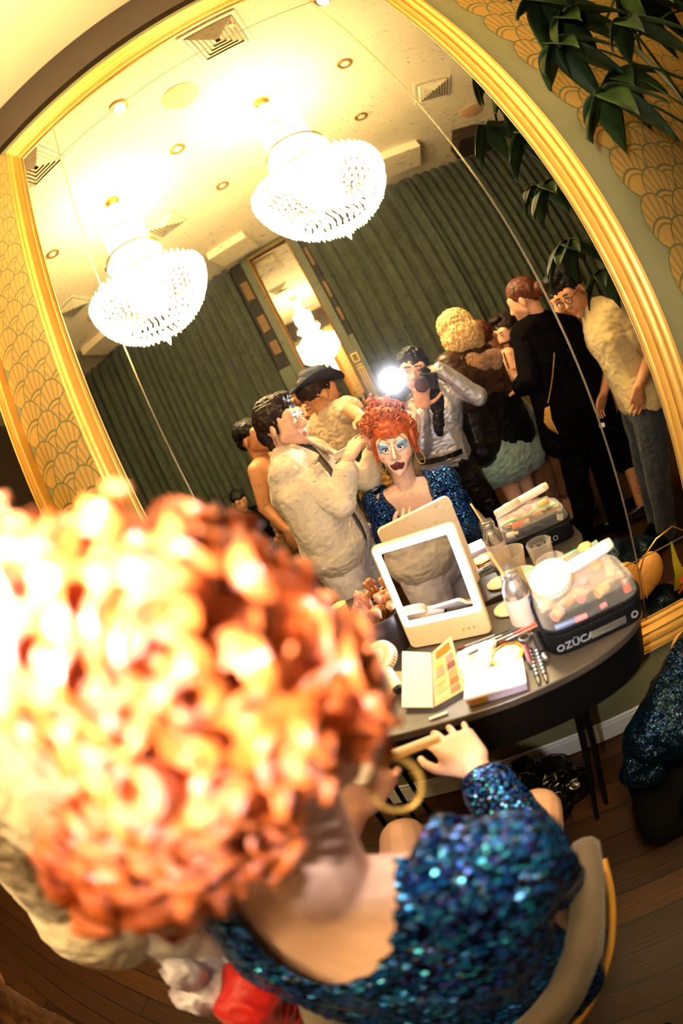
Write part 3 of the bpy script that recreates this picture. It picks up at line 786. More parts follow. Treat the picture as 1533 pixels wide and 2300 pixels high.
MB().poly([at(pan, u, v, .0008) for u, v in ((.16, .80), (.84, .80), (.84, .93), (.16, .93))]).build('palette_mirror', M['goldtrim'], pa, smooth=False)
for i, (u, cols) in enumerate(((.12, ['#e9c46f', '#d9a08e', '#e3c58a', '#dfc08c', '#e6d0a2']), (.56, ['#c58d86', '#8d5058', '#d0986e', '#b9754a', '#c07f66']))):
    for j, col in enumerate(cols[::-1]):
        v = .05 + j * .142
        MB().poly([at(pan, a, b, .0008) for a, b in ((u, v), (u + .32, v), (u + .32, v + .11), (u, v + .11))]).build('colour_pan', plain('pan' + col[1:], col, .8), pa, smooth=False)
q = MB(); q.hull([((-.155, -.235, TZ + .012), .010), ((-.070, -.225, TZ + .010), .008), ((-.100, -.330, TZ + .012), .011), ((-.150, -.335, TZ + .012), .011), ((-.12, -.27, TZ + .024), .010)], n=12, m=8)
po = thing('soft_pouch', 'crumpled white soft packet with a short black mark, between the palette and the gold compact', 'packet', (-.115, -.275, TZ))
q.vox('packet_body', M['paper'], po, size=.003, it=4, wr=.003, wf=45)
MB().box((-.118, -.282, TZ + .0405), (.026, .006, .004), R3(0, 0, 15)).build('black_mark', M['blackplastic'], po, smooth=False)
cm = thing('compact', 'eight sided gold compact with a pale pan, behind the flat box', 'compact', (-.045, -.297, TZ))
MB().lathe([(.043, 0), (.046, .004), (.045, .013), (.037, .014), (.035, .011)], (-.045, -.297, TZ), n=8).build('case', M['goldtrim'], cm, smooth=False)
MB().lathe([(.034, .011), (.034, .0118), (.001, .0120)], (-.045, -.297, TZ), n=8).build('powder', plain('pressed_powder', '#cdbfa4', .5, .3), cm)
fb = thing('flat_box', 'flat box with a pale clear lid and gold label at the table front', 'box', (-.08, -.39, TZ))
BR = R3(0, 0, -4)
MB().box((-.083, -.390, TZ + .011), (.132, .080, .020), BR).build('box_body', plain('lilac_box', '#9d8fa6', .4), fb, smooth=False, bevel=.002)
MB().box((-.083, -.390, TZ + .025), (.136, .084, .008), BR).build('clear_lid', plain('pearl_lid', '#efe3df', .15, 0, .05, coat=.6), fb, smooth=False, bevel=.002)
MB().box((-.125, -.4300, TZ + .013), (.040, .002, .013), BR).build('gold_label', M['goldtrim'], fb, smooth=False)
tag(MB().box((-.358, -.295, TZ + .008), (.062, .165, .016), R3(0, 0, -27)).build('card_box', M['tancard'], smooth=False, bevel=.002), 'flat tan card box under the leaning hand fan', 'box')
tag(MB().box((-.218, -.425, TZ + .0035), (.042, .007, .004), R3(0, 0, 6)).build('white_clip', M['whiteplastic'], smooth=False, bevel=.001), 'small white clip at the front edge of the table below the palette', 'clip')
for x, y, r, col, l in ((-.435, -.09, .026, '#8d7a68', 'grey oval powder box left of the leaning fan'), (-.415, -.055, .017, '#5d4c40', 'small dark pot left of the brush pot')):
    tag(MB().lathe([(r * .9, 0), (r, .004), (r, .012), (r * .85, .018), (.001, .019)], (x, y, TZ), n=28).build('powder_box', plain('pb' + col[1:], col, .5)), l, 'pot')
tag(MB().lathe([(.026, 0), (.028, .003), (.028, .034), (.030, .035), (.030, .052), (.001, .053)], (-.575, -.27, TZ), n=28).build('cream_jar', plain('jar_cream', '#e8cf8c', .4)), 'pale yellow cream jar at the left end of the table', 'jar')
q = MB(); q.hull([((-.52, -.25, TZ + .012), .01), ((-.45, -.23, TZ + .012), .01), ((-.49, -.27, TZ + .075), .006), ((-.46, -.24, TZ + .065), .005)])
tag(q.vox('pink_wipes', plain('pink_wipes', '#d79a96', .6), size=.004, it=3, wr=.006, wf=40), 'pink packet of wipes at the left end of the table', 'packet')

# ------------------------------------------------------------------ barrel chair, heap of costumes, floor bags
M['velvet'] = cloth('grey_velvet', '#5d5144', .9, .12, .12, .2)
ch = thing('barrel_chair', 'low grey velvet barrel chair with brass rails that the seated person sits on', 'chair', (-.20, -.93, 0))
def ring_path(t):           # 0..1 right arm front -> round the back -> left arm front
    L = [(.012, -.775), (.006, -.88), (-.012, -.99), (-.052, -1.09), (-.12, -1.155), (-.21, -1.178), (-.30, -1.155), (-.372, -1.09), (-.412, -.99), (-.428, -.88), (-.432, -.775)]
    x = t * (len(L) - 1); i = min(int(x), len(L) - 2); f = x - i
    P = [V((*L[max(0, min(len(L) - 1, k))], 0)) for k in (i - 1, i, i + 1, i + 2)]
    return .5 * ((2 * P[1]) + (P[2] - P[0]) * f + (2 * P[0] - 5 * P[1] + 4 * P[2] - P[3]) * f * f + (3 * P[1] - P[0] - 3 * P[2] + P[3]) * f ** 3)
q = MB(); prev = None; N = 60
for i in range(N + 1):
    t = i / N; p = ring_path(t); d = (ring_path(min(1, t + .01)) - ring_path(max(0, t - .01))).normalized(); n_ = V((d.y, -d.x, 0)) * -1
    top = .725 + .05 * sin(pi * t); e = min(t, 1 - t) / .035; k = 1 if e >= 1 else sqrt(max(.02, 1 - (1 - e) ** 2))
    sec = [(-.026, .40), (-.026, top - .03), (-.018, top - .008), (0, top), (.018, top - .008), (.026, top - .03), (.026, .40)]
    rg = [q.b.verts.new(p + n_ * (s * k) + V((0, 0, .40 + (z - .40) * (.55 + .45 * k)))) for s, z in sec]
    if prev: q.bridge(prev, rg)
    else: q.cap(rg, True)
    prev = rg
q.cap(prev); q.build('back_shell', M['velvet'], ch, angle=60)
q = MB(); q.hull([((-.06, -.76, .435), .035), ((-.36, -.76, .435), .035), ((-.06, -1.02, .435), .035), ((-.36, -1.02, .435), .035), ((-.21, -1.11, .435), .035)], n=14, m=8)
q.build('seat', M['velvet'], ch, angle=180)
for z in (.47, .535):
    MB().tube([ring_path(.02 + .96 * i / 50) + (ring_path(.02 + .96 * i / 50) - V((-.21, -.9, 0))).normalized() * .040 + V((0, 0, z + (.03 if z > .5 else 0) * sin(pi * i / 50))) for i in range(51)], .0065, 8).build('brass_rail', M['gold'], ch)
for x, y in ((-.02, -.78), (-.40, -.78), (-.08, -1.12), (-.34, -1.12)):
    MB().cone((x, y, .41), (x + (x + .21) * .12, y, 0), .013, .009, 12).build('leg', M['gold'], ch)

M['seq_green'] = sequin('green_sequins', ['#04161a', '#08272b', '#0a1f3c', '#0d3a30', '#0e3f7a', '#050e16'], 420, tilt=.45)
M['bin'] = plain('black_film', '#0b0a0a', .22, 0, .2, 10, .5, 14)
st = tag(MB().hull([((.25, -.36, .16), .06), ((.52, -.36, .16), .06), ((.25, -.56, .16), .06), ((.52, -.56, .16), .06), ((.38, -.45, .30), .05), ((.34, -.52, .06), .05)], n=12, m=8).vox('black_holdall', cloth('holdall_cloth', '#070606', .9, .2, .3, 0, .08), size=.008, it=5, wr=.012, wf=7), 'black holdall on the floor under the shimmering costume heap', 'bag')
q = MB()
q.hull([((.26, -.42, .42), .07), ((.44, -.34, .52), .09), ((.56, -.36, .48), .09), ((.40, -.48, .44), .09), ((.56, -.50, .40), .09), ((.30, -.36, .36), .08)], 16, 10)
q.hull([((.24, -.40, .42), .05), ((.185, -.455, .33), .025), ((.25, -.48, .34), .035)]).hull([((.40, -.52, .40), .06), ((.33, -.60, .26), .03), ((.46, -.60, .26), .04)])
tag(q.vox('sequin_costume', M['seq_green'], size=.005, it=8, wr=.014, wf=7), 'heap of blue green shimmering costume cloth right of the table', 'costume')
q = MB(); R = random.Random(3)
for i in range(9): q.ball((-.03 + R.gauss(0, .06), -.22 + R.gauss(0, .05), .06 + abs(R.gauss(0, .04))), R.uniform(.045, .065))
tag(q.vox('black_plastic_bag', M['bin'], size=.006, it=3, wr=.014, wf=14), 'shiny black plastic bag on the floor under the table', 'bag')
tag(MB().lathe([(.075, 0), (.085, .01), (.085, .02), (.07, .035), (.05, .04), (.001, .041)], (-.26, -.33, 0), n=40).build('black_tin', M['blackplastic']), 'round black tin on the floor under the table', 'tin')

pu = thing('clam_purse', 'tan folded purse shaped like a split cookie with a thin strap, on the costume heap', 'purse', (0.505, -0.252, 0.405))
q = MB(); q.ball((0.457, -0.252, 0.485), (.062, .045, .085), R3(0, -22, 0)); q.ball((0.547, -0.252, 0.480), (.062, .045, .080), R3(0, 26, 0)); q.ball((0.502, -0.252, 0.440), (.07, .042, .055))
q.vox('purse_body', plain('tan_leather', '#b98437', .5, 0, .1, 20, .1), pu, size=.004, it=6)
MB().tube([(0.500, -0.225, 0.522), (0.525, -0.215, 0.575), (0.585, -0.210, 0.620), (0.665, -0.210, 0.635), (0.725, -0.210, 0.585)], .003, 6).build('strap', M['goldtrim'], pu)
MB().tube([(0.499, -0.209, 0.515), (0.503, -0.204, 0.455), (0.505, -0.208, 0.405)], .0025, 6).build('seam', M['tancard'], pu)
q = MB(); q.tube([(.64, -.20, .38), (.635, -.15, .48), (.61, -.12, .56), (.59, -.09, .65)], [.014, .02, .012, .004], 8, rv=.004)
tag(q.build('yellow_ribbon', plain('ribbon_yellow', '#a7a51f', .5)), 'yellow green ribbon standing out of the costume heap', 'ribbon')
q = MB(); q.tube([(.65, -.20, .36), (.68, -.17, .42), (.66, -.15, .48), (.64, -.16, .43)], [.012, .018, .016, .008], 8, rv=.006)
tag(q.build('orange_ribbon', plain('ribbon_orange', '#c2501c', .5)), 'orange ribbon curled on the costume heap by the purse', 'ribbon')
tag(MB().ball((.46, -.24, .31), (.13, .11, .07)).ball((.58, -.24, .30), (.12, .12, .07)).vox('dark_costume', M['seq_green'], size=.007, it=5, wr=.012, wf=9), 'dark shimmering cloth under the tan purse', 'costume')

# ------------------------------------------------------------------ tall plant at the right
t = NT('leaf'); b = t.p(Roughness=.5); b.inputs['Specular IOR Level'].default_value = .2; nz = t.noise(t.coord(), 14)
b.inputs['Transmission Weight'].default_value = 0
t.l(t.ramp(nz.outputs[0], [(.3, lin('#101c09')), (.7, lin('#26380f'))]), b.inputs['Base Color']); M['leaf'] = t.m
M['stem'] = plain('stem', '#3d3a1c', .6)
pl = thing('umbrella_plant', 'tall umbrella plant with drooping leaflets at the right of the tall mirror', 'plant', (1.0, -.36, 0))
MB().lathe([(.11, 0), (.15, .02), (.17, .32), (.155, .33), (.15, .29), (.001, .28)], (1.02, -.36, 0), n=32).build('pot', M['black'], pl)
MB().tube([(1.02, -.36, .28), (1.0, -.37, .9), (1.03, -.36, 1.5), (.98, -.37, 2.1), (.95, -.36, 2.5)], [.016, .014, .012, .010, .006], 8).build('stem', M['stem'], pl)
R = random.Random(31)
def leaflet(m, base, d, L, wd, droop):
    d = V(d).normalized(); s = d.cross(V((0, 0, 1))); s = s.normalized() if s.length > .05 else V((1, 0, 0)); n_ = s.cross(d).normalized()
    def fn(u, v):
        p = base + d * (L * u) - V((0, 0, 1)) * (droop * L * u * u)
        wv = wd * (sin(pi * min(1, u * .96 + .02)) ** .75) * (1.1 - .45 * u)
        return p + s * (wv * (v - .5) * 2) + n_ * (abs(v - .5) * wd * .45)
    m.grid(fn, 10, 6)
def spray(o, c, n, L, out):
    c = V(c); o = V(o); m = MB(); m.tube([o, lerp(o, c, .5) + V((0, 0, .03)), c], .004, 6)
    for i in range(n):
        a = 2 * pi * i / n + R.uniform(-.2, .2); d = V((cos(a), sin(a), -.25 + R.uniform(-.3, .2))) + V(out) * .35
        leaflet(m, c, d, L * R.uniform(.8, 1.15), L * .30, R.uniform(.3, .8))
    m.build('leaf_spray', M['leaf'], pl, solid=.001, angle=180)
sp = [((.80, -.52, 2.33), 6, .16), ((.82, -.55, 1.98), 5, .13), ((.84, -.60, 1.72), 8, .17), ((.86, -.48, 1.55), 6, .13), ((.80, -.28, 2.12), 6, .17), ((.77, -.32, 1.90), 6, .17), ((.90, -.30, 2.32), 6, .18), ((.94, -.26, 2.0), 6, .17),
      ((.98, -.42, 2.5), 7, .18), ((1.08, -.5, 2.2), 6, .17), ((1.12, -.42, 1.9), 6, .17), ((1.05, -.55, 1.65), 6, .16), ((1.12, -.3, 1.6), 6, .16), ((.86, -.36, 2.18), 6, .16),
      ((1.34, -.55, 2.75), 8, .22), ((1.32, -.75, 2.55), 8, .22), ((1.50, -.60, 2.85), 8, .24), ((1.25, -.85, 2.95), 8, .24), ((1.45, -.45, 2.5), 8, .22), ((1.62, -.80, 2.7), 8, .24), ((1.30, -.42, 2.35), 8, .2), ((1.40, -.95, 3.15), 8, .25), ((1.20, -.65, 2.45), 8, .2), ((1.55, -.5, 2.25), 8, .2)]  # this row: extra sprays added to cast shade on the right wallpaper
for c, n, L in sp:
    z0 = max(.9, c[2] - .18); spray((1.0, -.36, z0), c, n, L, (c[0] - 1.0, c[1] + .36, 0))
# ------------------------------------------------------------------ people kit
M['eye'] = plain('eye_white', '#e6e0d8', .15, 0, .02)
M['iris'] = plain('iris', '#1b130c', .1, 0, .1)
M['nail'] = plain('nail', '#d8b0a0', .3)
class Head:
    def __init__(s, c, f, u=(0, 0, 1), k=1.08):
        s.c = V(c); s.f = V(f).normalized(); u = V(u); s.r = s.f.cross(u).normalized(); s.u = s.r.cross(s.f).normalized(); s.k = k
        s.R = Matrix((s.r, s.f, s.u)).transposed()
    def P(s, x, y, z): return s.c + s.R @ (V((x, y, z)) * s.k)
    def L(s, p): return (s.R.transposed() @ (V(p) - s.c)) / s.k
    def prims(s, m, nose=1.0, fem=0):
        k = s.k; P = s.P; B = lambda p, r: (P(*p), r * k)
        m.ball(P(0, -.012, .030), V((.075, .095, .090)) * k, s.R, 24, 16)
        j = .004 * fem
        m.hull([B((x, .062, .028), .026) for x in (-.040, .040)] + [B((x, .060, -.022), .023) for x in (-.046, .046)] + [B((x, .012, -.058), .022 - j) for x in (-.046 + j, .046 - j)] + [B((x, .072, -.092), .014) for x in (-.015 + j, .015 - j)] + [B((0, .070, -.06), .024)], 12, 8)
        m.hull([B((0, .086, .012), .008), B((0, .104 + .004 * nose, -.026), .010), B((-.012, .094, -.033), .0085), B((.012, .094, -.033), .0085)], 10, 6)
        for x in (-1, 1):
            m.capsule(P(.012 * x, .086, .026), P(.046 * x, .070, .028), .0075 * k, .006 * k, 8)      # brow ridge
            m.ball(P(.077 * x, -.004, -.008), V((.010, .019, .030)) * k, s.R @ R3(0, -8 * x, -18 * x), 12, 8)    # ear
            m.ball(P(.040 * x, .068, -.024), V((.020, .018, .017)) * k, s.R, 10, 8)                              # cheek
        m.hull([B((-.018, .084, -.062), .005), B((.018, .084, -.062), .005), B((0, .093, -.0605), .0075)], 10, 6)
        m.hull([B((-.014, .085, -.072), .005), B((.014, .085, -.072), .005), B((0, .0915, -.0725), .0075)], 10, 6)
        m.ball(P(0, .084, -.098), .014 * k, n=10, m=8)
    def eyes(s, parent, look=(0, 0), shut=0):
        for x in (-1, 1):
            e = MB().ball(s.P(.030 * x, .0775, .004), .0128 * s.k, s.R, 16, 12).build('eye', M['eye'], parent)
            MB().ball(s.P(.030 * x + look[0], .0872, .0035 + look[1]), V((.0058, .0040, .0058)) * s.k, s.R, 12, 8).build('iris', M['iris'], e)
            l = MB(); l.tube([s.P(.030 * x + d, .0885 - 5.5 * d * d, .0125 - 9 * d * d + (.003 if 0 else 0)) for d in [(i - 4) * .0036 for i in range(9)]], .0022 * s.k, 6)
            l.build('lash_line', M['iris'], e)

def hand(m, W, d, n, side=1, curl=.5, k=1.08, spread=.02, fcurl=None, thumb=.5):
    """W wrist, d towards knuckles, n back of the hand; thumb on side*(d x n)."""
    W = V(W); d = V(d).normalized(); n = V(n); n = (n - d * n.dot(d)).normalized(); l = d.cross(n) * side
    P = lambda a, b, c=0: W + (d * a + l * b + n * c) * k
    m.hull([(P(-.01, .0), .021 * k), (P(.082, .031), .0125 * k), (P(.086, .0), .0125 * k), (P(.074, -.034), .0115 * k), (P(.022, .026, -.006), .017 * k), (P(.02, -.024), .016 * k)], 10, 6)
    for i in range(4):
        L = (.074, .083, .077, .060)[i]; p = P(.084 - .006 * abs(i - 1), .033 - .0215 * i); a = 0
        c = fcurl[i] if fcurl else curl; dd = (d + l * (1.2 - i) * spread * 4).normalized()
        r = (.0092, .0095, .0090, .0082)[i]
        for q, f in enumerate((.46, .30, .24)):
            a += c * (.75, 1.05, .7)[q]; v = dd * cos(a) - n * sin(a); p2 = p + v * (L * f * k)
            m.capsule(p, p2, r * k * (1 - .09 * q), r * k * (.91 - .09 * q), 9); p = p2
    p = P(.022, .030, -.008); v = (d * (.55 + .3 * thumb) + l * (.8 - .5 * thumb) - n * .35 * thumb).normalized()
    for q, L in enumerate((.042, .034, .024)):
        p2 = p + v * (L * k); m.capsule(p, p2, (.0125 - .0015 * q) * k, (.0115 - .0015 * q) * k, 9); p = p2
        v = (v + d * .25 - l * .18 * (1 + thumb) - n * .2 * thumb).normalized()

def torso(m, J, g=0, k=1.0, hip=True, depth=1.0):
    N, P, a, b = V(J['N']), V(J['P']), V(J['S'][0]), V(J['S'][1]); sd = (b - a).normalized()
    C = lerp(N, P, .33); Wd = lerp(N, P, .66); bw = k * J.get('wide', 1)
    m.hull([(a, .050 * k + g), (b, .050 * k + g), (C + sd * .085 * bw, .098 * k * depth + g), (C - sd * .085 * bw, .098 * k * depth + g), (lerp(N, P, .04), .055 * k + g)], 14, 10)
    m.hull([(C + sd * .085 * bw, .096 * k * depth + g), (C - sd * .085 * bw, .096 * k * depth + g), (Wd + sd * .055 * bw, .090 * k * depth + g), (Wd - sd * .055 * bw, .090 * k * depth + g)], 14, 10)
    m.hull([(Wd + sd * .055 * bw, .090 * k * depth + g), (Wd - sd * .055 * bw, .090 * k * depth + g), (P + sd * .075 * bw, .105 * k * depth + g), (P - sd * .075 * bw, .105 * k * depth + g)], 14, 10)

def arm(m, J, i, g=0, k=1.0, upto=2.0):
    S, E, W = V(J['S'][i]), V(J['E'][i]), V(J['W'][i])
    m.capsule(S, E if upto >= 1 else lerp(S, E, upto), .050 * k + g, (.040 if upto >= 1 else .044) * k + g, 12)
    if upto > 1: f = min(1, upto - 1); m.capsule(E, lerp(E, W, f), .041 * k + g, (.041 - .014 * f) * k + g, 12)

def leg(m, J, i, g=0, k=1.0, upto=2.0, foot=False):
    Hh, K, A = V(J['H'][i]), V(J['K'][i]), V(J['A'][i])
    m.capsule(Hh, lerp(Hh, K, min(1, upto)), .088 * k + g, (.088 - .030 * min(1, upto)) * k + g, 14)
    if upto > 1:
        f = min(1, upto - 1); m.capsule(K, lerp(K, A, f), .057 * k + g, (.057 - .020 * f) * k + g, 14)
        if f > .5: m.ball(lerp(K, A, .3) - V(J.get('F', (0, 1, 0))) * .012, V((.054, .054, .11)) * k + V((g, g, g)), n=12)
    if foot:
        f = V(J.get('F', (0, 1, 0))); f = V((f.x, f.y, 0)).normalized(); m.hull([(A + V((0, 0, .0)), .036 * k), (V((A.x, A.y, .035)) - f * .03, .032 * k), (V((A.x, A.y, .030)) + f * .15, .026 * k)], 10, 6)

def stand(x, y, ang, h, lean=(0, 0)):
    a = radians(ang); f = V((cos(a), sin(a), 0)); s = V((f.y, -f.x, 0)); o = V((x, y, 0))
    ln = V((lean[0], lean[1], 0))
    q = lambda z, l=0, ff=0: o + s * l * h + f * ff * h + V((0, 0, z * h)) + ln * max(0, z - .5) * 2
    return dict(F=f, C=q(.925, 0, .015), N=q(.835), S=[q(.808, -.112), q(.808, .112)], E=[q(.63, -.135, -.01), q(.63, .135, -.01)], W=[q(.485, -.135, .04), q(.485, .135, .04)],
                P=q(.535), H=[q(.515, -.052), q(.515, .052)], K=[q(.285, -.055, .01), q(.285, .055, .01)], A=[q(.045, -.06), q(.045, .06)])

def figure(name, label, J, head, skinmat, paint=None, hands=(None, None), legs=True, voxel=.0055, fem=0, k=1.0, bare_k=.93, look=(0, 0), eyes=True):
    base = V((J['P'][0] if not isinstance(J['P'], Vector) else J['P'].x, J['P'][1] if not isinstance(J['P'], Vector) else J['P'].y, 0))
    t = thing(name, label, 'person', base)
    m = MB(); head.prims(m, fem=fem)
    m.capsule(V(J['N']) - V((0, 0, .02)), head.P(0, -.022, -.045), .058 * k, .052 * k, 14)
    torso(m, J, 0, k * bare_k)
    for i in (0, 1):
        arm(m, J, i, 0, k)
        if hands[i]: hand(m, J['W'][i], **{**dict(k=k * 1.04), **hands[i]})
        else:
            E, W = V(J['E'][i]), V(J['W'][i]); hand(m, W, W - E, V(J['F']).cross(W - E) if V(J['F']).cross(W - E).length > .01 else (1, 0, 0), 1 if i else -1, .35, k=k)
        if legs: leg(m, J, i, 0, k * .97, 2, True)
    b = m.vox('body', skinmat, t, voxel, 5)
    me = b.data; at = me.color_attributes.new('paint', 'FLOAT_COLOR', 'POINT'); off = V(t.location)
    bc = skinmat['base']
    for i, v in enumerate(me.vertices):
        p = head.L(v.co); c = list(bc)
        if abs(p.x) < .09 and -.13 < p.z < .14 and p.y > -.1:
            if ((p.x / .026) ** 2 + ((p.z + .0665) / .0125) ** 2 < 1) and p.y > .06: c = [c[0] * .75, c[1] * .5, c[2] * .5]
            ax = abs(p.x); bz = .0285 + .10 * ax - 1.9 * ax * ax
            if .011 < ax < .047 and abs(p.z - bz) < .0050 and p.y > .05: c = [.02, .012, .008]
            if paint: c = paint(p, c)
        at.data[i].color = (*c[:3], 1)
    if eyes: head.eyes(t, look)
    return t

def hair(t, H, prims, mat, name='hair', size=.005, wr=.006, wf=22, it=4):
    m = MB()
    for c, r in prims: m.ball(H.P(*c), V(r if not isinstance(r, float) else (r, r, r)) * H.k, H.R, 20, 14)
    return m.vox(name, mat, t, size, it, wr, wf)
CAP = [((0, -.020, .047), (.084, .100, .087))]

def garment(t, name, mat, J, parts, size=.006, wr=.006, wf=10, it=5, cut=None, k=1.0, seed=0, solid=0):
    m = MB()
    for p in parts:
        if p[0] == 'torso': torso(m, J, p[1], k, depth=p[2] if len(p) > 2 else 1.0)
        elif p[0] == 'arm': arm(m, J, p[1], p[2], k, p[3])
        elif p[0] == 'leg': leg(m, J, p[1], p[2], k, p[3])
        elif p[0] == 'hull': m.hull(p[1], 14, 10)
        elif p[0] == 'cap': m.capsule(*p[1:])
        elif p[0] == 'ball': m.ball(p[1], p[2])
    return m.vox(name, mat, t, size, it, wr, wf, cut, solid, seed)
def shoes(t, mat, J, k=1.0, g=.008):
    for i in (0, 1):
        A = V(J['A'][i]); f = V(J['F']); f = V((f.x, f.y, 0)).normalized(); m = MB()
        m.hull([(V((A.x, A.y, .085)), .034 * k + g), (V((A.x, A.y, .036)) - f * .04, .030 * k + g), (V((A.x, A.y, .030)) + f * .165, .024 * k + g)], 12, 8)
        m.build('shoe', mat, t, angle=180)

S_PALE = skin('skin_pale', '#dba888'); S_TAN = skin('skin_tan', '#c98d5e'); S_MID = skin('skin_mid', '#d09a74'); S_DARK = skin('skin_brown', '#8a5a3c'); S_TIGHTS = None
H_BROWN = hairmat('hair_dark_brown', '#120a06', '#2c190f'); H_BLACK = hairmat('hair_black', '#050404', '#171212'); H_AUB = hairmat('hair_auburn', '#2c1208', '#6a3216'); H_BLOND = hairmat('hair_blond', '#b98a4e', '#ecc98c')
F_CREAM = cloth('cream_denim', '#cabb9f', .85, .14, 1.0); F_WHITE = cloth('white_trousers', '#d3cac4', .8, .08, .7); F_BLACK = cloth('black_cloth', '#060505', .95, .3, .6, 0, .06); F_YELLOW = cloth('yellow_tee', '#c9b27a', .85, .08, .8)
F_JEANS = cloth('grey_jeans', '#262a30', .85, .3, .6); F_TEAL = cloth('teal_tulle', '#6d8478', .8, .25, .9, .6); F_SHIRT = cloth('cream_shirt', '#c9b38c', .85, .12, 1.0)
F_LEATHER = plain('leather', '#3a2415', .34, 0, .35, 6, .4, 14); F_BLACKLEATHER = plain('black_leather', '#0e0d0e', .26, 0, .3, 8, .5, 18)
F_SILVER = plain('silver_lame', '#c6c6ca', .36, .6, .15, 6, .5, 9); F_BROWN = cloth('brown_cloth', '#6b431d', .7, .4, .7)
F_GREY = cloth('charcoal_trousers', '#242521', .85, .2, .6)
def tiger():
    t = NT('tiger_cloth'); b = t.p(Roughness=.8); v = t.coord('Object', (1, 1, .16)); nz = t.noise(v, 30, 3)
    t.l(t.ramp(nz.outputs[0], [(.40, lin('#15281c')), (.47, lin('#2f4a2c')), (.50, lin('#b98a4c')), (.66, lin('#c89c60'))]), b.inputs['Base Color'])
    t.t.nodes['Color Ramp'].color_ramp.interpolation = 'LINEAR'; return t.m
F_TIGER = tiger()

# ------------------------------------------------------------------ hairdresser in the cream denim jacket
J = dict(F=V((.95, .3, 0)), N=(-.672, -.845, 1.362), P=(-.66, -.83, .90), S=[(-.665, -.690, 1.305), (-.625, -1.015, 1.315)], E=[(-.505, -.655, 1.095), (-.42, -.985, 1.09)], W=[(-.408, -.705, 1.250), (-.345, -.985, 1.215)],
         H=[(-.675, -.745, .87), (-.650, -.965, .87)], K=[(-.66, -.735, .47), (-.640, -1.00, .47)], A=[(-.68, -.735, .07), (-.665, -1.0, .07)])
Hd = Head((-.640, -.825, 1.512), (.98, .20, -.10), (.0, 0, 1), 1.10)
def stub(p, c):
    if p.z < -.05 and p.y > 0 and not ((p.x / .03) ** 2 + ((p.z + .066) / .016) ** 2 < 1): return [c[0] * .84, c[1] * .8, c[2] * .8]
    return c
t = figure('person', 'person in a cream denim jacket and white trousers dressing the red wig', J, Hd, S_PALE, stub,
           (dict(d=(.10, -.10, .085), n=(-.45, .75, .5), side=1, fcurl=(.25, .45, .6, .75), thumb=.7), dict(d=(.08, .02, .06), n=(-.4, -.8, .4), side=-1, curl=.5)), k=1.04)
hair(t, Hd, [((0, -.022, .048), (.085, .100, .090)), ((0, -.070, -.005), (.068, .050, .070)), ((0, .035, .105), (.055, .045, .030)), ((0, -.06, -.065), (.045, .035, .045)), ((.076, .012, .0), (.006, .012, .03)), ((-.076, .012, 0), (.006, .012, .03))], H_BROWN)
JF = V((.95, .30, 0)).normalized(); JS = V((.30, -.95, 0)).normalized()
def jfront(c):
    q_ = c - V((-.655, -.845, 1.36)); return q_.dot(JF) > .06 and abs(q_.dot(JS) - .02) < .030 + max(0, .10 * (c.z - 1.12)) and c.z < 1.40
garment(t, 'denim_jacket', F_CREAM, J, [('torso', .034), ('arm', 0, .016, 1.70), ('arm', 1, .018, 1.75), ('hull', [(V((-.66, -.73, 1.02)), .10), (V((-.68, -.95, 1.02)), .095), (V((-.66, -.72, .955)), .112), (V((-.69, -1.05, .945)), .105)]), ('hull', [(V((-.665, -.70, 1.20)), .110), (V((-.63, -.99, 1.20)), .110), (V((-.66, -.72, .98)), .116), (V((-.69, -1.02, 1.02)), .10)])], wr=.006, wf=12, k=1.04, seed=2, cut=jfront, solid=.006, size=.0055)
garment(t, 'grey_undershirt', cloth('beige_knit', '#8d7f6c', .9, .2, .6), J, [('torso', .010)], wr=.004, wf=14, k=1.04)
q = MB()
for sd in (-1, 1):
    o = V((-.655, -.845, 1.36)) + JF * .10
    q.hull([(o + JS * (sd * .055 + .02) + V((-.05, 0, .045)), .010), (o + JS * (sd * .115 + .02) + V((-.055, 0, .005)), .009), (o + JS * (sd * .045 + .02) + V((.025, 0, -.045)), .008), (o + JS * (sd * .10 + .02) + V((.012, 0, -.075)), .007)], 10, 6)
    q.hull([(V((-.70, -.845, 1.42)) + JS * sd * .055, .010), (V((-.655, -.845, 1.405)) + JF * .05 + JS * sd * .06, .010), (V((-.71, -.845, 1.385)) + JS * sd * .09, .010)], 10, 6)
q.vox('collar', F_CREAM, t, .005, 3, .003, 20)
for sd in (-1, 1):
    pk = V((-.655, -.845, 1.225)) + JF * .152 + JS * (sd * .115 + .01); Rp = Matrix((JF, JS, V((0, 0, 1)))).transposed() @ R3(0, 0, -sd * 22)
    b_ = MB().box(pk, (.012, .085, .10), Rp).build('chest_pocket', F_CREAM, t, smooth=False, bevel=.004)
    MB().box(pk + V((.004, 0, .045)), (.014, .092, .035), Rp).build('pocket_flap', F_CREAM, b_, smooth=False, bevel=.004)
for z in (1.24, 1.17, 1.10, 1.03): MB().cone(V((-.655, -.845, z)) + JF * .135 + JS * .075, V((-.655, -.845, z)) + JF * .147 + JS * .075, .008, .008, 12).build('button', M['steel'], t)
E0, W0 = V(J['E'][0]), V(J['W'][0]); ca = lerp(E0, W0, .60); cb = lerp(E0, W0, .78)
MB().lathe([(.052, 0), (.055, .004), (.054, .030), (.050, .034), (.044, .030), (.046, 0)], ca, cb - ca, 20, closed=True).build('cuff', F_CREAM, t)
MB().lathe([(.030, -.008), (.0335, -.007), (.0335, .007), (.030, .008)], (-.4225, -.700, 1.228), V((.097, -.05, .155)), 24, closed=True).build('wristband', M['blackplastic'], t)
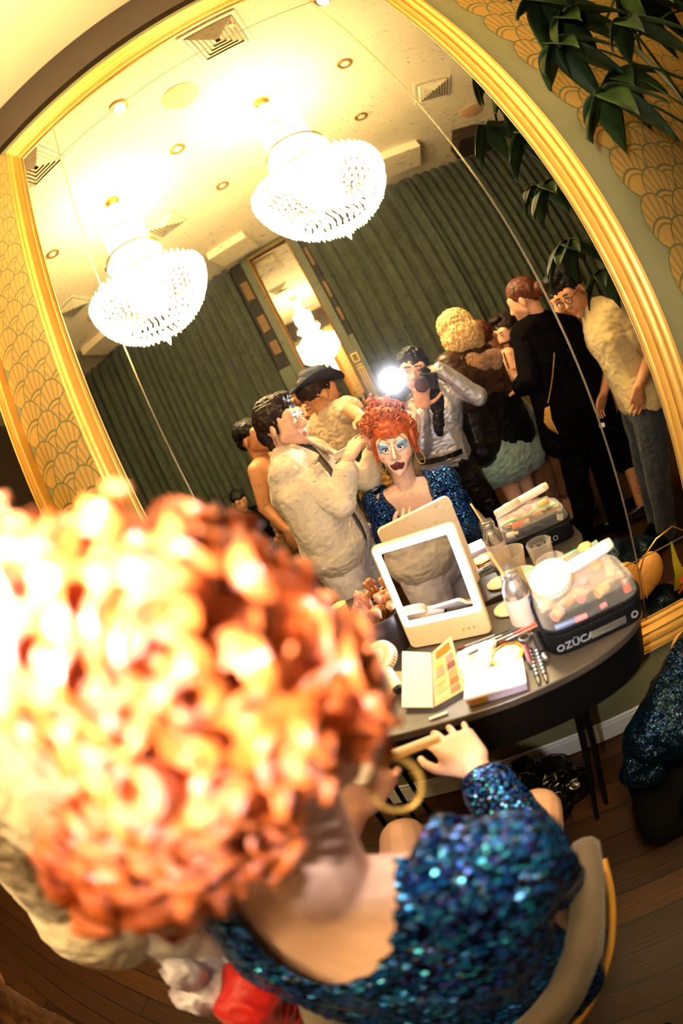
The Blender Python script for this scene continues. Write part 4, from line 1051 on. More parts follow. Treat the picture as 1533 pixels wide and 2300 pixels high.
MB().tube([V((-.658, -.84, 1.38)) + V((.070 * cos(a), .074 * sin(a), -.025 * cos(a))) for a in [2 * pi * i / 24 for i in range(25)]], .0045, 6).build('necklace', M['steel'], t)
MB().capsule(Hd.P(-.086, -.006, -.040), Hd.P(-.086, -.006, -.066), .0045, .003, 8).build('earring', M['steel'], t)
garment(t, 'trousers', F_WHITE, J, [('leg', 0, .018, 1.97), ('leg', 1, .018, 1.97), ('hull', [(V((-.665, -.76, .90)), .115), (V((-.655, -.91, .90)), .115), (V((-.67, -.76, .82)), .11), (V((-.655, -.91, .82)), .11)])], wr=.007, wf=9, k=1.04, seed=5)
shoes(t, F_BLACKLEATHER, J)
MB().hull([((-.60, -.975, .83), .028), ((-.60, -1.06, .82), .028), ((-.60, -.985, .72), .026), ((-.60, -1.05, .715), .026)], 12, 8).vox('belt_pouch', F_LEATHER, t, .005, 3)

# ------------------------------------------------------------------ person in the dark cowboy hat
J = stand(-.56, -1.55, -28, 1.72); J.update(P=V((-.56, -1.53, .92)), N=V((-.575, -1.535, 1.475)), S=[V((-.435, -1.41, 1.445)), V((-.710, -1.585, 1.42))], E=[V((-.385, -1.195, 1.445)), V((-.74, -1.55, 1.13))], W=[V((-.320, -.985, 1.378)), V((-.62, -1.60, 1.0))])
J['S'], J['E'], J['W'] = [J['S'][0], J['S'][1]], J['E'], J['W']
Hd = Head((-.570, -1.525, 1.610), (.80, -.55, -.10), (.05, 0, 1), 1.16)
t = figure('person', 'person in a dark cowboy hat and cream shirt reaching one arm to the red hair', J, Hd, S_TAN, stub, (dict(d=(.04, .09, -.03), n=(.5, .1, .8), side=-1, fcurl=(.3, .5, .7, .8)), None), k=1.0)
hair(t, Hd, CAP, H_BROWN)
hat = MB(); hat.lathe([(.083, .045), (.088, .05), (.092, .07), (.086, .12), (.070, .145), (.03, .138), (.001, .134)], Hd.c + Hd.u * .03, Hd.u, 36)
hb = hat.build('hat_crown', plain('navy_felt', '#1c2740', .6, 0, .2, 8), t, angle=180)
def brim(u, v):
    a = 2 * pi * u; r = .085 + .085 * v; z = .046 + .055 * v * v * (abs(sin(a)) ** 2) - .018 * v * abs(cos(a))
    return Hd.c + Hd.u * .03 + (Hd.r * (r * sin(a) * .95) + Hd.f * (r * cos(a) * 1.1)) + Hd.u * z
MB().grid(brim, 48, 6).build('hat_brim', plain('navy_felt_brim', '#1c2740', .6, 0, .2, 8), t, solid=.005, angle=180)
garment(t, 'shirt', F_SHIRT, J, [('torso', .034), ('arm', 0, .026, .62), ('arm', 1, .022, 1.6)], wr=.009, wf=11, k=1.0, seed=8)
garment(t, 'striped_trousers', F_TIGER, J, [('leg', 0, .030, 1.96), ('leg', 1, .030, 1.96), ('hull', [(V((-.53, -1.48, 1.16)), .140), (V((-.60, -1.58, 1.16)), .135), (V((-.51, -1.46, .86)), .15), (V((-.60, -1.60, .86)), .14)])], wr=.008, wf=9, seed=4)
shoes(t, F_BLACKLEATHER, J)

# ------------------------------------------------------------------ person with the yellow horns
J = stand(-.86, -2.05, 70, 1.70); Hd = Head((-.828, -1.99, 1.592), (.28, .93, -.12), (0, 0, 1), 1.04)
t = figure('person', 'person with a pink painted face and curved yellow horns behind the cowboy hat', J, Hd, skin('skin_rose', '#d9936a'), lambda p, c: [.03, .01, .01] if (abs(abs(p.x) - .03) < .018 and abs(p.z - .006) < .010 and p.y > .05) else c, k=1.0, fem=1)
hair(t, Hd, CAP + [((0, -.05, .0), (.08, .05, .09))], H_AUB)
for sx in (-1, 1):
    MB().tube([Hd.P(sx * (.030 + .05 * sin(u * 1.5)), .055 - .01 * u, .105 + .075 * u ** 1.5) for u in [i / 10 for i in range(11)]], [.017 - .0015 * i for i in range(11)], 10).build('horn', plain('yellow_horn', '#dba62c', .4), t)
garment(t, 'dress', F_BROWN, J, [('torso', .014), ('leg', 0, .03, 1.5), ('leg', 1, .03, 1.5)], seed=3)
shoes(t, F_BLACKLEATHER, J)

# ------------------------------------------------------------------ bare-chested person at the left
J = stand(-1.12, -1.58, 8, 1.69); J.update(N=V((-1.115, -1.575, 1.42)), S=[V((-1.115, -1.41, 1.375)), V((-1.10, -1.75, 1.385))], E=[V((-1.155, -1.36, 1.14)), V((-1.13, -1.80, 1.14))], W=[V((-1.08, -1.33, .97)), V((-1.02, -1.78, .97))])
Hd = Head((-1.100, -1.570, 1.568), (.95, .30, .02), (-.06, 0, 1), 1.07)
t = figure('person', 'person bare above the waist with short dark hair, in profile behind the cream denim jacket', J, Hd, S_TAN, stub, k=1.02, bare_k=1.0)
hair(t, Hd, [((0, -.022, .052), (.085, .100, .084)), ((0, -.07, .01), (.07, .045, .06))], H_BLACK)
garment(t, 'gold_brown_skirt', F_BROWN, J, [('leg', 0, .035, 1.4), ('leg', 1, .035, 1.4), ('hull', [(V((-1.12, -1.52, .98)), .115), (V((-1.12, -1.64, .98)), .115), (V((-1.12, -1.5, .55)), .12), (V((-1.12, -1.66, .55)), .12)])], wr=.012, seed=6)
MB().lathe([(.125, -.02), (.135, -.018), (.135, .018), (.125, .02)], (-1.118, -1.58, 1.00), (0, 0, 1), 30, closed=True).build('black_belt', F_BLACKLEATHER, t)
q = MB()
for i in range(70): a = V(J['E'][0]); p = lerp(J['S'][0], a, rnd.uniform(.35, 1.0)) + V((rnd.gauss(0, .024), .040, rnd.gauss(0, .01))); q.ball(p, .0035, n=5, m=4)
q.build('glitter', M['gold'], t)
shoes(t, F_BLACKLEATHER, J)

# ------------------------------------------------------------------ person sitting far back at the left
J = stand(-2.40, -3.50, 55, 1.66); o = V((0, 0, -.43))
for kx in ('N', 'P'): J[kx] = J[kx] + o
for kx in ('S', 'E', 'W', 'H'): J[kx] = [p + o for p in J[kx]]
J['K'] = [V((-2.22, -3.12, .46)), V((-2.00, -3.25, .46))]; J['A'] = [V((-2.2, -3.10, .07)), V((-1.98, -3.23, .07))]; J['W'] = [lerp(J['H'][0], J['K'][0], .7) + V((0, 0, .1)), lerp(J['H'][1], J['K'][1], .7) + V((0, 0, .1))]
Hd = Head((-2.375, -3.46, 1.125), (.62, .70, -.42), (0, 0, 1), 1.05)
t = figure('person', 'person in black sitting low against the far curtain at the left', J, Hd, S_MID, stub)
hair(t, Hd, CAP, H_BLACK); garment(t, 'black_shirt', F_BLACK, J, [('torso', .02), ('arm', 0, .018, 1.9), ('arm', 1, .018, 1.9)]); garment(t, 'trousers', F_GREY, J, [('leg', 0, .018, 1.95), ('leg', 1, .018, 1.95), ('ball', V(J['P']), .14)]); shoes(t, F_BLACKLEATHER, J)
q = thing('stool', 'round dark stool under the person sitting by the far curtain', 'stool', (-2.40, -3.50, 0))
MB().lathe([(.17, .31), (.18, .32), (.18, .35), (.17, .36), (.001, .36)], (-2.40, -3.50, 0), n=28).build('seat', M['black'], q)
for i in range(4): MB().cone((-2.40 + .13 * cos(i * pi / 2 + .7), -3.5 + .13 * sin(i * pi / 2 + .7), .315), (-2.40 + .17 * cos(i * pi / 2 + .7), -3.5 + .17 * sin(i * pi / 2 + .7), 0), .014, .012, 10).build('leg', M['black'], q)

# ------------------------------------------------------------------ photographer
J = dict(F=V((0, 1, 0)), N=(.028, -1.375, 1.365), P=(-.060, -1.40, .965), S=[(-.105, -1.385, 1.315), (.150, -1.385, 1.335)], E=[(-.140, -1.295, 1.085), (.262, -1.300, 1.225)], W=[(-.045, -1.262, 1.285), (.122, -1.275, 1.452)],
         H=[(-.135, -1.40, .93), (.015, -1.40, .93)], K=[(-.13, -1.385, .50), (.095, -1.385, .54)], A=[(-.15, -1.42, .07), (.165, -1.42, .10)])
Hd = Head((.000, -1.320, 1.492), (-.05, .98, -.10), (.30, 0, .95), 1.02)
t = figure('person', 'person in a silver top and black leather trousers holding a camera to the eye', J, Hd, S_PALE, None,
           (dict(d=(.030, .018, .075), n=(-.1, .75, -.35), side=-1, fcurl=(.3, .35, .4, .45), thumb=-.2, spread=.05), dict(d=(-.075, .012, .012), n=(.1, .55, .8), side=-1, fcurl=(.35, .4, .45, .5))), k=.98, voxel=.005, fem=1)
hair(t, Hd, CAP + [((0, -.05, .01), (.085, .06, .10)), ((.085, -.01, -.10), (.035, .045, .12)), ((.10, .03, -.20), (.040, .035, .10)), ((.095, .055, -.29), (.03, .025, .07)), ((-.075, -.02, -.06), (.02, .04, .10)), ((-.09, -.02, -.16), (.02, .03, .08))], H_BLACK, wr=.008, wf=30)
garment(t, 'silver_top', F_SILVER, J, [('torso', .010, .92), ('arm', 0, .010, 1.93), ('arm', 1, .014, 1.95)], wr=.005, wf=13, k=.96, seed=9, size=.005)
garment(t, 'leather_trousers', F_BLACKLEATHER, J, [('leg', 0, .010, 1.97), ('leg', 1, .010, 1.97), ('hull', [(V((-.115, -1.40, .99)), .088), (V((.0, -1.40, .99)), .088), (V((-.13, -1.40, .93)), .10), (V((.01, -1.40, .93)), .10)])], wr=.006, wf=14, seed=12)
MB().lathe([(.138, -.016), (.146, -.014), (.146, .014), (.138, .016)], (-.056, -1.395, 1.00), (.12, 0, 1), 30, closed=True).build('belt', F_BLACKLEATHER, t)
q = MB(); q.tube([(-.02 + x, -1.245, 1.0 + z) for x, z in ((-.02, -.018), (.02, -.018), (.02, .018), (-.02, .018), (-.02, -.018))], .0035, 6); q.build('buckle', M['steel'], t)
shoes(t, F_BLACKLEATHER, J)

cmr = thing('photo_camera', 'black camera with a wide lens and a bright flash, held by the person in silver', 'camera', (0, -1.2, 1.40))
CRm = Matrix((rt, fwd, up)).transposed(); CC = V((0, -1.15, 1.40)) - fwd * .012
def CP(x, y, z): return CC + CRm @ V((x, y, z))
MB().box(CP(.0, -.105, .0), (.135, .050, .095), CRm).build('camera_body', M['blackplastic'], cmr, bevel=.008)
MB().hull([(CP(-.025, -.10, .055), .012), (CP(.025, -.10, .055), .012), (CP(0, -.085, .066), .010), (CP(0, -.12, .066), .010)], 10, 6).build('prism_hump', M['blackplastic'], cmr, angle=180)
MB().lathe([(.036, -.085), (.038, -.08), (.038, -.05), (.0395, -.048), (.0395, -.03), (.038, -.028), (.038, -.002), (.034, -.001), (.033, -.008)], CC, fwd, 36).build('lens_barrel', M['blackplastic'], cmr)
MB().ball(CC - fwd * .020, V((.032, .032, .012)), Matrix((rt, up, fwd)).transposed(), 24, 12).build('front_glass', plain('lens_glass', '#05070c', .12, 0, .1, spec=.06), cmr)
FC = V((-.128, -1.250, 1.492))
MB().lathe([(.036, -.055), (.038, -.05), (.040, -.006), (.041, 0), (.036, 0), (.031, -.034), (.028, -.036), (.001, -.036)], FC, (0, 1, 0), 28).build('flash_head', M['blackplastic'], cmr)
MB().lathe([(.026, -.0355), (.024, -.033), (.001, -.032)], FC, (0, 1, 0), 28).build('flash_tube', glow('flash_light', '#fbfaff', FLASH_GLOW), cmr)
MB().tube([FC - V((-.03, .03, .02)), CP(-.06, -.11, .03)], .009, 8).build('flash_arm', M['blackplastic'], cmr)

# ------------------------------------------------------------------ person with blond hair and leather jacket, seen from behind
J = dict(F=V((-.25, -.95, 0)), N=(.352, -1.60, 1.47), P=(.305, -1.64, .96), S=[(.455, -1.685, 1.415), (.205, -1.515, 1.445)], E=[(.50, -1.80, 1.19), (.215, -1.425, 1.215)], W=[(.42, -1.92, 1.10), (.15, -1.58, 1.10)],
         H=[(.365, -1.67, .90), (.255, -1.62, .90)], K=[(.375, -1.70, .53), (.272, -1.63, .53)], A=[(.39, -1.71, .07), (.285, -1.62, .07)])
Hd = Head((.348, -1.615, 1.600), (-.35, -.92, -.12), (.05, 0, 1), 1.06)
t = figure('person', 'person with fluffy blond hair, dark leather jacket and pale teal skirt, seen from behind', J, Hd, S_PALE, fem=1)
hair(t, Hd, [((0, -.025, .045), (.108, .115, .100)), ((.0, -.07, -.02), (.105, .08, .10)), ((.06, -.03, -.04), (.06, .08, .09)), ((-.06, -.03, -.04), (.06, .08, .09))], H_BLOND, wr=.010, wf=45)
m = MB(); R = random.Random(5)
for i in range(26):
    a = pi * (i / 25) + .2; m.ball(V((.345, -1.60, 1.455)) + V((.135 * cos(a) * 1.1, .09 * sin(a), -.04 * sin(a) + R.uniform(-.02, .02) - .07 * max(0, cos(a)))), R.uniform(.032, .050))
m.vox('fur_collar', cloth('fur', '#a5764a', .95, .35, .9, .6), t, .006, 3, .010, 55)
garment(t, 'leather_jacket', F_LEATHER, J, [('torso', .030), ('arm', 0, .024, 1.9), ('arm', 1, .026, 1.9), ('hull', [(V((.215, -1.53, 1.34)), .10), (V((.44, -1.66, 1.34)), .10), (V((.20, -1.60, 1.12)), .12), (V((.42, -1.69, 1.12)), .12)])], wr=.006, wf=8, seed=14)
garment(t, 'black_jacket_tail', F_BLACKLEATHER, J, [('hull', [(V((.21, -1.55, 1.14)), .135), (V((.42, -1.67, 1.12)), .135), (V((.17, -1.57, .92)), .145), (V((.43, -1.70, .90)), .145)])], wr=.006, wf=8, seed=15)
MB().prism([(.205, -1.44, 1.02), (.235, -1.447, 1.025), (.226, -1.443, .985)], (0, .004, 0)).build('white_tag', M['paper'], t, smooth=False)
garment(t, 'tulle_skirt', F_TEAL, J, [('hull', [(V((.24, -1.60, 1.0)), .10), (V((.38, -1.69, 1.0)), .10), (V((.15, -1.60, .76)), .11), (V((.47, -1.75, .74)), .13), (V((.30, -1.78, .75)), .12), (V((.31, -1.55, .75)), .10)]), ('hull', [(V((.45, -1.72, 1.2)), .04), (V((.52, -1.78, 1.05)), .08), (V((.60, -1.80, .90)), .06), (V((.48, -1.76, .85)), .08)])], wr=.012, wf=9, seed=16)
shoes(t, F_BLACKLEATHER, J)

# ------------------------------------------------------------------ group at the right
J = stand(.80, -2.12, 145, 1.64); Hd = Head((.752, -2.09, 1.515), (-.80, .52, -.22), (0, 0, 1), 1.08)
def beard(p, c):
    if p.z < -.038 and p.y > -.02 and not ((p.x / .030) ** 2 + ((p.z + .066) / .014) ** 2 < 1): return [.075, .03, .014]
    if abs(p.z + .05) < .006 and abs(p.x) < .03 and p.y > .05: return [.10, .045, .02]
    return c
t = figure('person', 'bearded person in a dark shirt looking left beside the long black coat', J, Hd, S_PALE, beard)
hair(t, Hd, [((0, -.020, .052), (.085, .098, .086)), ((0, .04, .11), (.06, .04, .025))], H_BROWN); garment(t, 'dark_shirt', F_BLACK, J, [('torso', .02), ('arm', 0, .018, 1.9), ('arm', 1, .018, 1.9)]); garment(t, 'trousers', F_GREY, J, [('leg', 0, .02, 1.96), ('leg', 1, .02, 1.96)]); shoes(t, F_BLACKLEATHER, J)

J = stand(.585, -1.90, 60, 1.62); J.update(E=[J['E'][0], V((.590, -1.79, 1.20))], W=[J['W'][0], V((.632, -1.74, 1.185))]); J['S'] = [V((.47, -1.96, 1.33)), V((.635, -1.83, 1.365))]; J['N'] = V((.555, -1.90, 1.385))
Hd = Head((.548, -1.905, 1.525), (-.2, .2, -.6), (-.5, .6, .6), 1.0)
t = figure('person', 'person in a thin strapped tan top holding a clear glass beside the bearded person', J, Hd, S_MID, hands=(None, dict(d=(.06, .03, .03), n=(.3, .8, -.2), side=1, curl=.75)), fem=1, bare_k=.98, eyes=False)
hair(t, Hd, CAP, H_AUB); garment(t, 'tan_top', cloth('tan_top', '#9c6f3f', .7), J, [('hull', [(lerp(J['N'], J['P'], .30) + V((-.07, -.03, 0)), .115), (lerp(J['N'], J['P'], .30) + V((.07, .03, 0)), .115), (V(J['P']), .13)])], seed=3)
q = MB()
q.tube([V((.60, -1.80, 1.39)), V((.585, -1.775, 1.33)), V((.58, -1.77, 1.28))], .004, 6); q.build('strap', F_BLACK, t)
garment(t, 'skirt', F_BROWN, J, [('leg', 0, .03, 1.3), ('leg', 1, .03, 1.3)]); shoes(t, F_BLACKLEATHER, J)
tag(MB().lathe([(.028, 0), (.030, .003), (.036, .10), (.034, .10), (.028, .008), (.001, .006)], (.672, -1.705, 1.20), n=20).build('drinking_glass', M['clear']), 'clear drinking glass held by the person in the tan top', 'glass')

J = dict(F=V((-.75, -.5, 0)), N=(.825, -1.435, 1.475), P=(.83, -1.52, .92), S=[(.995, -1.50, 1.375), (.675, -1.385, 1.430)], E=[(1.07, -1.55, 1.10), (.585, -1.33, 1.20)], W=[(.93, -1.68, 1.08), (.55, -1.50, 1.16)],
         H=[(.90, -1.55, .88), (.76, -1.52, .88)], K=[(.90, -1.57, .47), (.69, -1.56, .47)], A=[(.905, -1.60, .07), (.66, -1.62, .07)])
Hd = Head((.785, -1.43, 1.622), (-.80, -.42, -.12), (.05, 0, 1), 1.06)
t = figure('person', 'person in a long black coat with auburn hair in a knot, from behind', J, Hd, S_MID, fem=1)
hair(t, Hd, CAP + [((0, -.06, .03), (.078, .05, .07)), ((.02, -.125, .01), (.045, .042, .042))], H_AUB, wr=.004, wf=40)
garment(t, 'long_coat', F_BLACK, J, [('torso', .040), ('arm', 0, .030, 1.95), ('arm', 1, .030, 1.95), ('hull', [(V((.70, -1.40, 1.25)), .12), (V((.97, -1.49, 1.25)), .12), (V((.66, -1.48, .80)), .13), (V((1.0, -1.60, .74)), .13)])], wr=.005, wf=6, seed=21)
garment(t, 'trousers', F_BLACK, J, [('leg', 0, .025, 1.97), ('leg', 1, .025, 1.97)], seed=22); shoes(t, F_BLACKLEATHER, J)
q = MB()
for i in range(46):
    u = i / 45; p = V((.762, -1.262, 1.285)).lerp(V((.615, -1.272, 1.05)), u) + V((0, -.012 * sin(pi * u), -.015 * sin(pi * u))); q.ball(p, (.0032, .0032, .005), n=6, m=4)
q.build('shoulder_chain', M['gold'], t)
for i in range(4): MB().tube([V((.612 - i * .008, -1.268, 1.03)), V((.590 - i * .012, -1.262, .96)), V((.600 - i * .012, -1.26, .87 + i * .015))], [.004, .008, .003], 8).build('tassel', M['gold'], t)
MB().box((.905, -1.335, .80), (.035, .004, .025), R3(0, 15, 12)).build('white_tag', M['paper'], t, smooth=False)

J = dict(F=V((-.85, .4, 0)), N=(1.085, -1.20, 1.44), P=(1.175, -1.24, .88), S=[(1.135, -1.075, 1.385), (1.150, -1.365, 1.365)], E=[(1.225, -1.015, 1.110), (1.16, -1.44, 1.10)], W=[(1.085, -1.020, .985), (1.02, -1.42, .95)],
         H=[(1.165, -1.16, .86), (1.175, -1.31, .86)], K=[(1.105, -1.16, .46), (1.12, -1.33, .46)], A=[(1.085, -1.17, .07), (1.11, -1.34, .07)])
Hd = Head((1.000, -1.205, 1.560), (-.80, .42, -.42), (-.15, 0, 1), 1.09)
t = figure('person', 'person in glasses and a pale yellow tee with one hand in a trouser pocket', J, Hd, S_TAN, stub, (dict(d=(-.05, -.01, -.09), n=(.1, .95, 0), side=1, curl=.3), None), k=1.02)
hair(t, Hd, [((0, -.020, .055), (.086, .100, .088)), ((0, .035, .115), (.06, .05, .035))], H_BLACK)
q = MB()
for x in (-1, 1):
    q.tube([Hd.P(.032 * x + .024 * cos(a), .100 - 3 * (.024 * cos(a) * .3) ** 2, .002 + .019 * sin(a)) for a in [2 * pi * i / 20 for i in range(21)]], .0022, 6)
    q.tube([Hd.P(.056 * x, .096, .006), Hd.P(.080 * x, .05, .008), Hd.P(.082 * x, -.002, .006)], .002, 6)
q.tube([Hd.P(-.008, .101, .004), Hd.P(0, .103, .007), Hd.P(.008, .101, .004)], .002, 6)
q.build('glasses', M['blackplastic'], t)
garment(t, 'yellow_tee', F_YELLOW, J, [('torso', .026), ('arm', 0, .026, .55), ('arm', 1, .026, .6), ('hull', [(V((1.15, -1.18, 1.15)), .105), (V((1.16, -1.33, 1.15)), .11), (V((1.17, -1.18, .97)), .115), (V((1.17, -1.33, .97)), .12)])], wr=.008, wf=8, seed=25)
garment(t, 'jeans', F_JEANS, J, [('leg', 0, .026, 1.97), ('leg', 1, .026, 1.97), ('hull', [(V((1.17, -1.16, .9)), .11), (V((1.175, -1.31, .9)), .11), (V((1.165, -1.16, .8)), .11), (V((1.175, -1.31, .8)), .11)])], wr=.008, seed=26); shoes(t, F_BLACKLEATHER, J)

J = stand(1.17, -1.72, 200, 1.66); J.update(S=[V((1.20, -1.88, 1.36)), V((1.145, -1.60, 1.39))], E=[J['E'][0], V((.985, -1.53, 1.475))], W=[J['W'][0], V((1.06, -1.50, 1.545))])
Hd = Head((1.15, -1.74, 1.555), (-.9, .2, -.1), (0, 0, 1), 1.0)
t = figure('person', 'person with bare shoulders half hidden behind the yellow tee', J, Hd, S_TAN, hands=(None, dict(d=(.05, .02, .06), n=(.5, .6, -.4), side=1, curl=.6)), fem=1, bare_k=.98)
hair(t, Hd, CAP + [((0, -.06, -.04), (.07, .05, .12))], H_BROWN); garment(t, 'dark_dress', F_BLACK, J, [('hull', [(lerp(J['N'], J['P'], .38), .13), (V(J['P']), .14), (V((1.17, -1.72, .5)), .18)])]); shoes(t, F_BLACKLEATHER, J)

J = stand(.80, -2.98, 120, 1.60); Hd = Head(J['C'], (-.7, .7, -.1), (0, 0, 1), 1.04)
t = figure('person', 'person in black with white trainers standing far back at the right', J, Hd, S_MID)
hair(t, Hd, CAP, H_BLACK); garment(t, 'black_top', F_BLACK, J, [('torso', .02), ('arm', 0, .018, 1.9), ('arm', 1, .018, 1.9)]); garment(t, 'black_trousers', F_BLACK, J, [('leg', 0, .02, 1.94), ('leg', 1, .02, 1.94)]); shoes(t, M['whiteplastic'], J)
# ------------------------------------------------------------------ the seated performer in blue sequins
S_QUEEN = skin('skin_made_up', '#e6b99e')
J = dict(F=V((0, 1, 0)), N=(-.262, -.945, 1.005), P=(-.215, -1.02, .545), S=[(-.412, -.925, .975), (-.082, -.925, .935)], E=[(-.462, -.880, .735), (-.045, -.845, .695)], W=[(-.335, -.705, .850), (-.150, -.590, .765)],
         H=[(-.300, -.985, .535), (-.130, -.985, .535)], K=[(-.362, -.600, .570), (-.068, -.610, .570)], A=[(-.33, -.53, .08), (-.10, -.53, .08)])
Hd = Head((-.222, -.890, 1.205), (-.04, .985, -.06), (.17, 0, .985), 1.12)
def drag(p, c):
    ax = abs(p.x); out = list(c)
    def mix(a, f): return [x * (1 - f) + y * f for x, y in zip(out, a)]
    if p.y > .02:
        out = mix((.80, .56, .42), .5)                                            # powdered base
        d = ((ax - .050) / .016) ** 2 + ((p.z + .028 + (ax - .05) * -.8) / .018) ** 2
        if d < 1: out = mix((.75, .16, .12), .55 * (1 - d))                        # blush
        if ax < .005 and -.03 < p.z < .03: out = mix((.9, .78, .66), .8)           # nose highlight
        elif .006 < ax < .013 and -.03 < p.z < .03 and p.y > .08: out = mix((.42, .18, .08), .6)
        if p.z < -.045 and ax > .036: out = mix((.42, .19, .10), .5)               # jaw contour
        e = ax - .031; lift = .32 * e                                              # winged shadow, dark on the lid, pale under the brow
        zz = p.z - lift
        if .010 < ax < .060 and .004 < zz < .036 - 9 * e * e * 3 and p.y > .035:
            v = (zz - .004) / .032; out = [.55, .66, .74] if v > .60 else ([.13, .27, .46] if (v > .30 or ax > .042) else [.06, .10, .20])
            if ax < .018: out = [.62, .62, .62]
        if .018 < ax < .056 and -.013 < zz <= .004 and p.y > .035 and ((ax - .030) / .017) ** 2 + (zz / .012) ** 2 > .5: out = [.20, .30, .40]
        b = .043 + .36 * (ax - .02) - 5.0 * max(0, ax - .036) ** 1.3
        if .013 < ax < .058 and abs(p.z - b) < .0026: out = [.13, .045, .02]         # drawn brow
        if (p.x / .030) ** 2 + ((p.z + .0665 - .003 * cos(p.x * 200)) / .0160) ** 2 < 1 and p.y > .055: out = [.115, .012, .018]
    return out
qn = figure('person', 'seated performer in a big curly red wig, hoop earrings and blue sequin jacket', J, Hd, S_QUEEN, drag,
            (dict(d=(.050, .055, .045), n=(-.6, .1, -.75), side=1, fcurl=(.55, .6, .7, .8), thumb=.6), dict(d=(-.045, .085, .02), n=(.1, -.25, .95), side=-1, curl=.35, spread=.04)), voxel=.0036, fem=1, k=.98, bare_k=.95)
S_BLUE = sequin('blue_sequins', ['#0a2560', '#1150b8', '#0d78b8', '#2340a8', '#2aa0c4', '#4a3aa6', '#0f3a88'], 165)
def opened(c):
    x0 = -.262 + (1.0 - c.z) * .10
    if c.y > -.93 and c.z > .60 and abs(c.x - x0) < .016 + .30 * max(0, c.z - .62): return True
    if ((c.x + .262) / .098) ** 2 + ((c.y + .955) / .105) ** 2 < 1 and c.z > .93: return True
    return False
garment(qn, 'sequin_jacket', S_BLUE, J, [('torso', .016), ('arm', 0, .012, 1.55), ('arm', 1, .012, 1.80), ('ball', V((-.415, -.925, .985)), .070), ('ball', V((-.080, -.925, .945)), .070),
        ('hull', [(V((-.29, -.98, .80)), .10), (V((-.17, -.98, .78)), .10), (V((-.31, -1.02, .56)), .11), (V((-.10, -1.02, .55)), .115), (V((-.22, -1.06, .53)), .10)])], size=.005, wr=.010, wf=9, cut=opened, k=.98, solid=.004, seed=31)
for sd in (-1, 1):
    MB().hull([((-.262 + sd * .112, -.955, 1.030), .012), ((-.262 + sd * .125, -.865, .995), .010), ((-.262 + sd * .165, -.845, .935), .008), ((-.250 + sd * .090, -.835, .88), .006)], 10, 6).vox('lapel', S_BLUE, qn, .005, 3, .003, 20)
for sx in (-1, 1):
    cx = Hd.P(.082 * sx, -.004, -.040) - V((0, 0, .036))
    MB().tube([cx + V((.034 * cos(a) * .55, .034 * cos(a) * .8 * 0 + .012 * cos(a), .036 * sin(a))) for a in [2 * pi * i / 32 for i in range(33)]], .0024, 8).build('hoop_earring', M['gold'], qn)
for i in (0, 1):
    f = V((0, 1, 0)); A = V(J['A'][i]); MB().hull([(V((A.x, A.y, .08)), .040), (V((A.x, A.y - .03, .05)), .036), (V((A.x, A.y + .13, .03)), .026)], 12, 8).build('shoe', F_BLACKLEATHER, qn, angle=180)

# wig: smooth swept fringe, curls piled high and hanging at the back and right
H_RED = hairmat('wig_red', '#7a2408', '#cf6020', .36, .6); H_CURL = hairmat('wig_curl', '#8c2d0b', '#d9702c', .33, .8)
m = MB()
m.ball(Hd.P(0, -.020, .052), V((.088, .104, .092)) * Hd.k, Hd.R, 24, 16)
for sx in (-1, 1): m.capsule(Hd.P(.078 * sx, .020, .040), Hd.P(.082 * sx, .006, -.045), .018, .010, 10)
for i in range(9):
    a = (i - 4) / 4; m.capsule(Hd.P(.052 * a, .070 - .022 * a * a, .098 - .022 * a * a), Hd.P(.03 * a, .0, .135), .014, .020, 8)
wig = m.vox('wig_cap', H_RED, qn, .0045, 3, .0025, 60)
R = random.Random(77)
BL = [((-.195, -.962, 1.335), .064, 110), ((-.230, -.990, 1.275), .068, 100), ((-.180, -.965, 1.250), .040, 50), ((-.250, -1.030, 1.210), .044, 54), ((-.275, -.950, 1.315), .048, 60), ((-.210, -1.0, 1.195), .022, 22), ((-.190, -.925, 1.348), .044, 60), ((-.225, -.995, 1.375), .066, 76), ((-.275, -1.065, 1.220), .044, 46), ((-.300, -.985, 1.20), .032, 24),
      ((-.215, -.875, 1.338), .046, 100), ((-.190, -.875, 1.318), .036, 80), ((-.260, -.880, 1.330), .050, 84), ((-.138, -.900, 1.222), .018, 40), ((-.136, -.910, 1.275), .022, 40)]
m = MB()
for c, r, n in BL:
    c = V(c)
    for i in range(n):
        z = R.uniform(-.75, 1); a = R.uniform(0, 2 * pi); d = V((sqrt(1 - z * z) * cos(a), sqrt(1 - z * z) * sin(a), z))
        face = Hd.L(c + d * r)
        if face.y > .035 and face.z < .084 and abs(face.x) < .088: continue                     # keep the face clear
        o = c + d * (r * R.uniform(.62, .96)); ax = (d * .55 + V((R.gauss(0, .5), R.gauss(0, .5), R.uniform(-.9, .2)))).normalized()
        u, v = MB.frame(ax); rad = R.uniform(.009, .016); turns = R.uniform(1.0, 2.1); L = R.uniform(.015, .040); ph = R.uniform(0, 6.28); K = int(16 * turns) + 4
        pts = []; w = []
        for k in range(K + 1):
            t_ = k / K; rr_ = rad * (.55 + .6 * sin(pi * (.15 + .75 * t_))); an = ph + 2 * pi * turns * t_
            pts.append(o + ax * (L * t_) + u * (rr_ * cos(an)) + v * (rr_ * sin(an))); w.append((.0022 + .0052 * sin(pi * min(1, .12 + .85 * t_))))
        m.tube(pts, [x * .42 for x in w], 7, [x * 1.25 for x in w], uv=True)
m.build('wig_curls', H_CURL, qn, angle=180)
m = MB()
for c, r, n in BL: m.ball(c, r * .85)
m.vox('wig_base', H_RED, qn, .006, 3, .006, 40, cut=None)

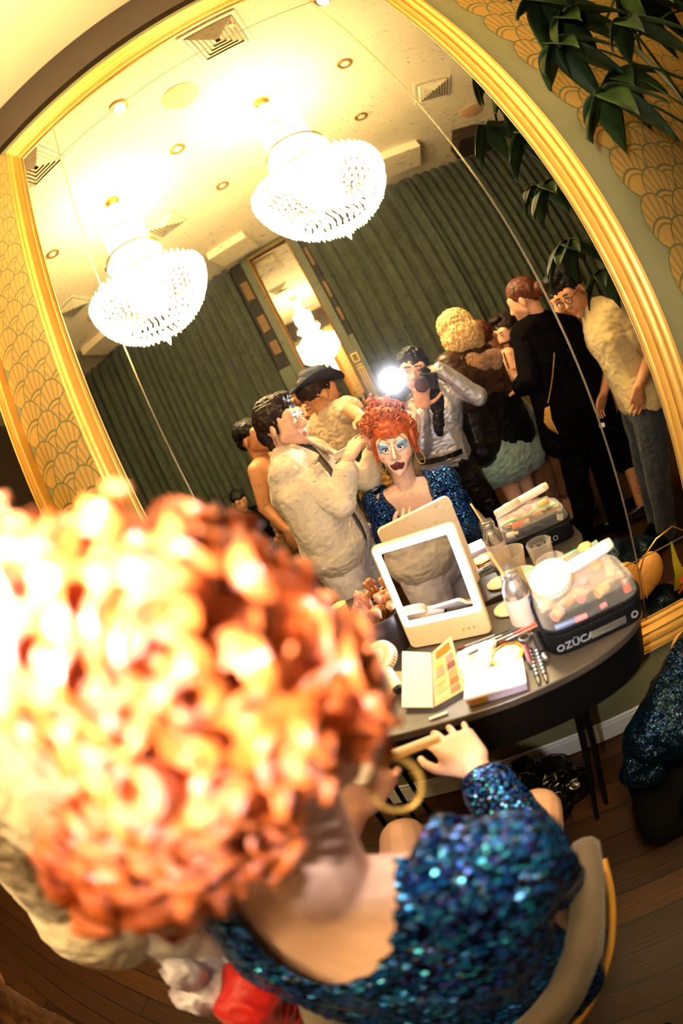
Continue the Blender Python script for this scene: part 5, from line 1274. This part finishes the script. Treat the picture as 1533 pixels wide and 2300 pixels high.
# what the hands hold, and what hangs by the chair
pc = thing('powder_case', 'small tan powder case held up in the hand of the seated performer', 'make-up', (-.225, -.625, .90))
HR = R3(-38, 12, 24)
MB().box((-.222, -.628, .902), (.090, .062, .009), HR).build('case_lid', M['cream'], pc, smooth=False, bevel=.002)
MB().box(V((-.222, -.628, .902)) + HR @ V((0, 0, -.008)), (.088, .060, .006), HR).build('case_tray', M['tancard'], pc, smooth=False, bevel=.002)
tag(MB().lathe([(.022, 0), (.024, .003), (.024, .020), (.021, .023), (.001, .024)], (-.300, -.672, .905), (.3, -.5, .8), 28).build('small_round_pot', M['whiteplastic']), 'white round pot in the raised hand of the seated performer', 'pot')
F_RED = cloth('red_nylon', '#b3150f', .45, .15, .9, .2)
m = MB(); m.hull([((-.480, -.975, .765), .040), ((-.490, -1.10, .755), .042), ((-.510, -.97, .50), .045), ((-.52, -1.11, .50), .045)], 14, 10)
rb = thing('red_bag', 'red cloth bag hung over the left arm of the barrel chair', 'bag', (-.52, -1.04, .40))
m.vox('bag_body', F_RED, rb, .006, 4, .012, 11)
MB().tube([(-.47, -1.05, .80), (-.44, -1.06, .76), (-.475, -1.07, .62)], .008, 8, rv=.003).build('black_strap', F_BLACK, rb)
tag(MB().hull([((-.30, -1.08, .50), .035), ((-.12, -1.08, .50), .035), ((-.30, -1.105, .60), .028), ((-.12, -1.105, .60), .028)], 14, 10).vox('gold_cushion', sequin('gold_sequins', ['#7a5a2c', '#b99152', '#d8b890', '#8c6a4a'], 150, '#3a2a18', .3), size=.006, it=4, wr=.004, wf=14), 'small gold glitter cushion against the chair back', 'cushion')

m = MB(); R = random.Random(8)
for i in range(8): m.ball((-.565 + R.gauss(0, .014), -1.085 + R.gauss(0, .03), .79 + R.uniform(-.07, .05)), R.uniform(.028, .042))
tag(m.vox('white_plastic_bag', plain('milky_film', '#cbc3d2', .3, 0, .05, bump=.5), size=.005, it=2, wr=.010, wf=22), 'crumpled white plastic bag hung beside the red bag', 'bag')
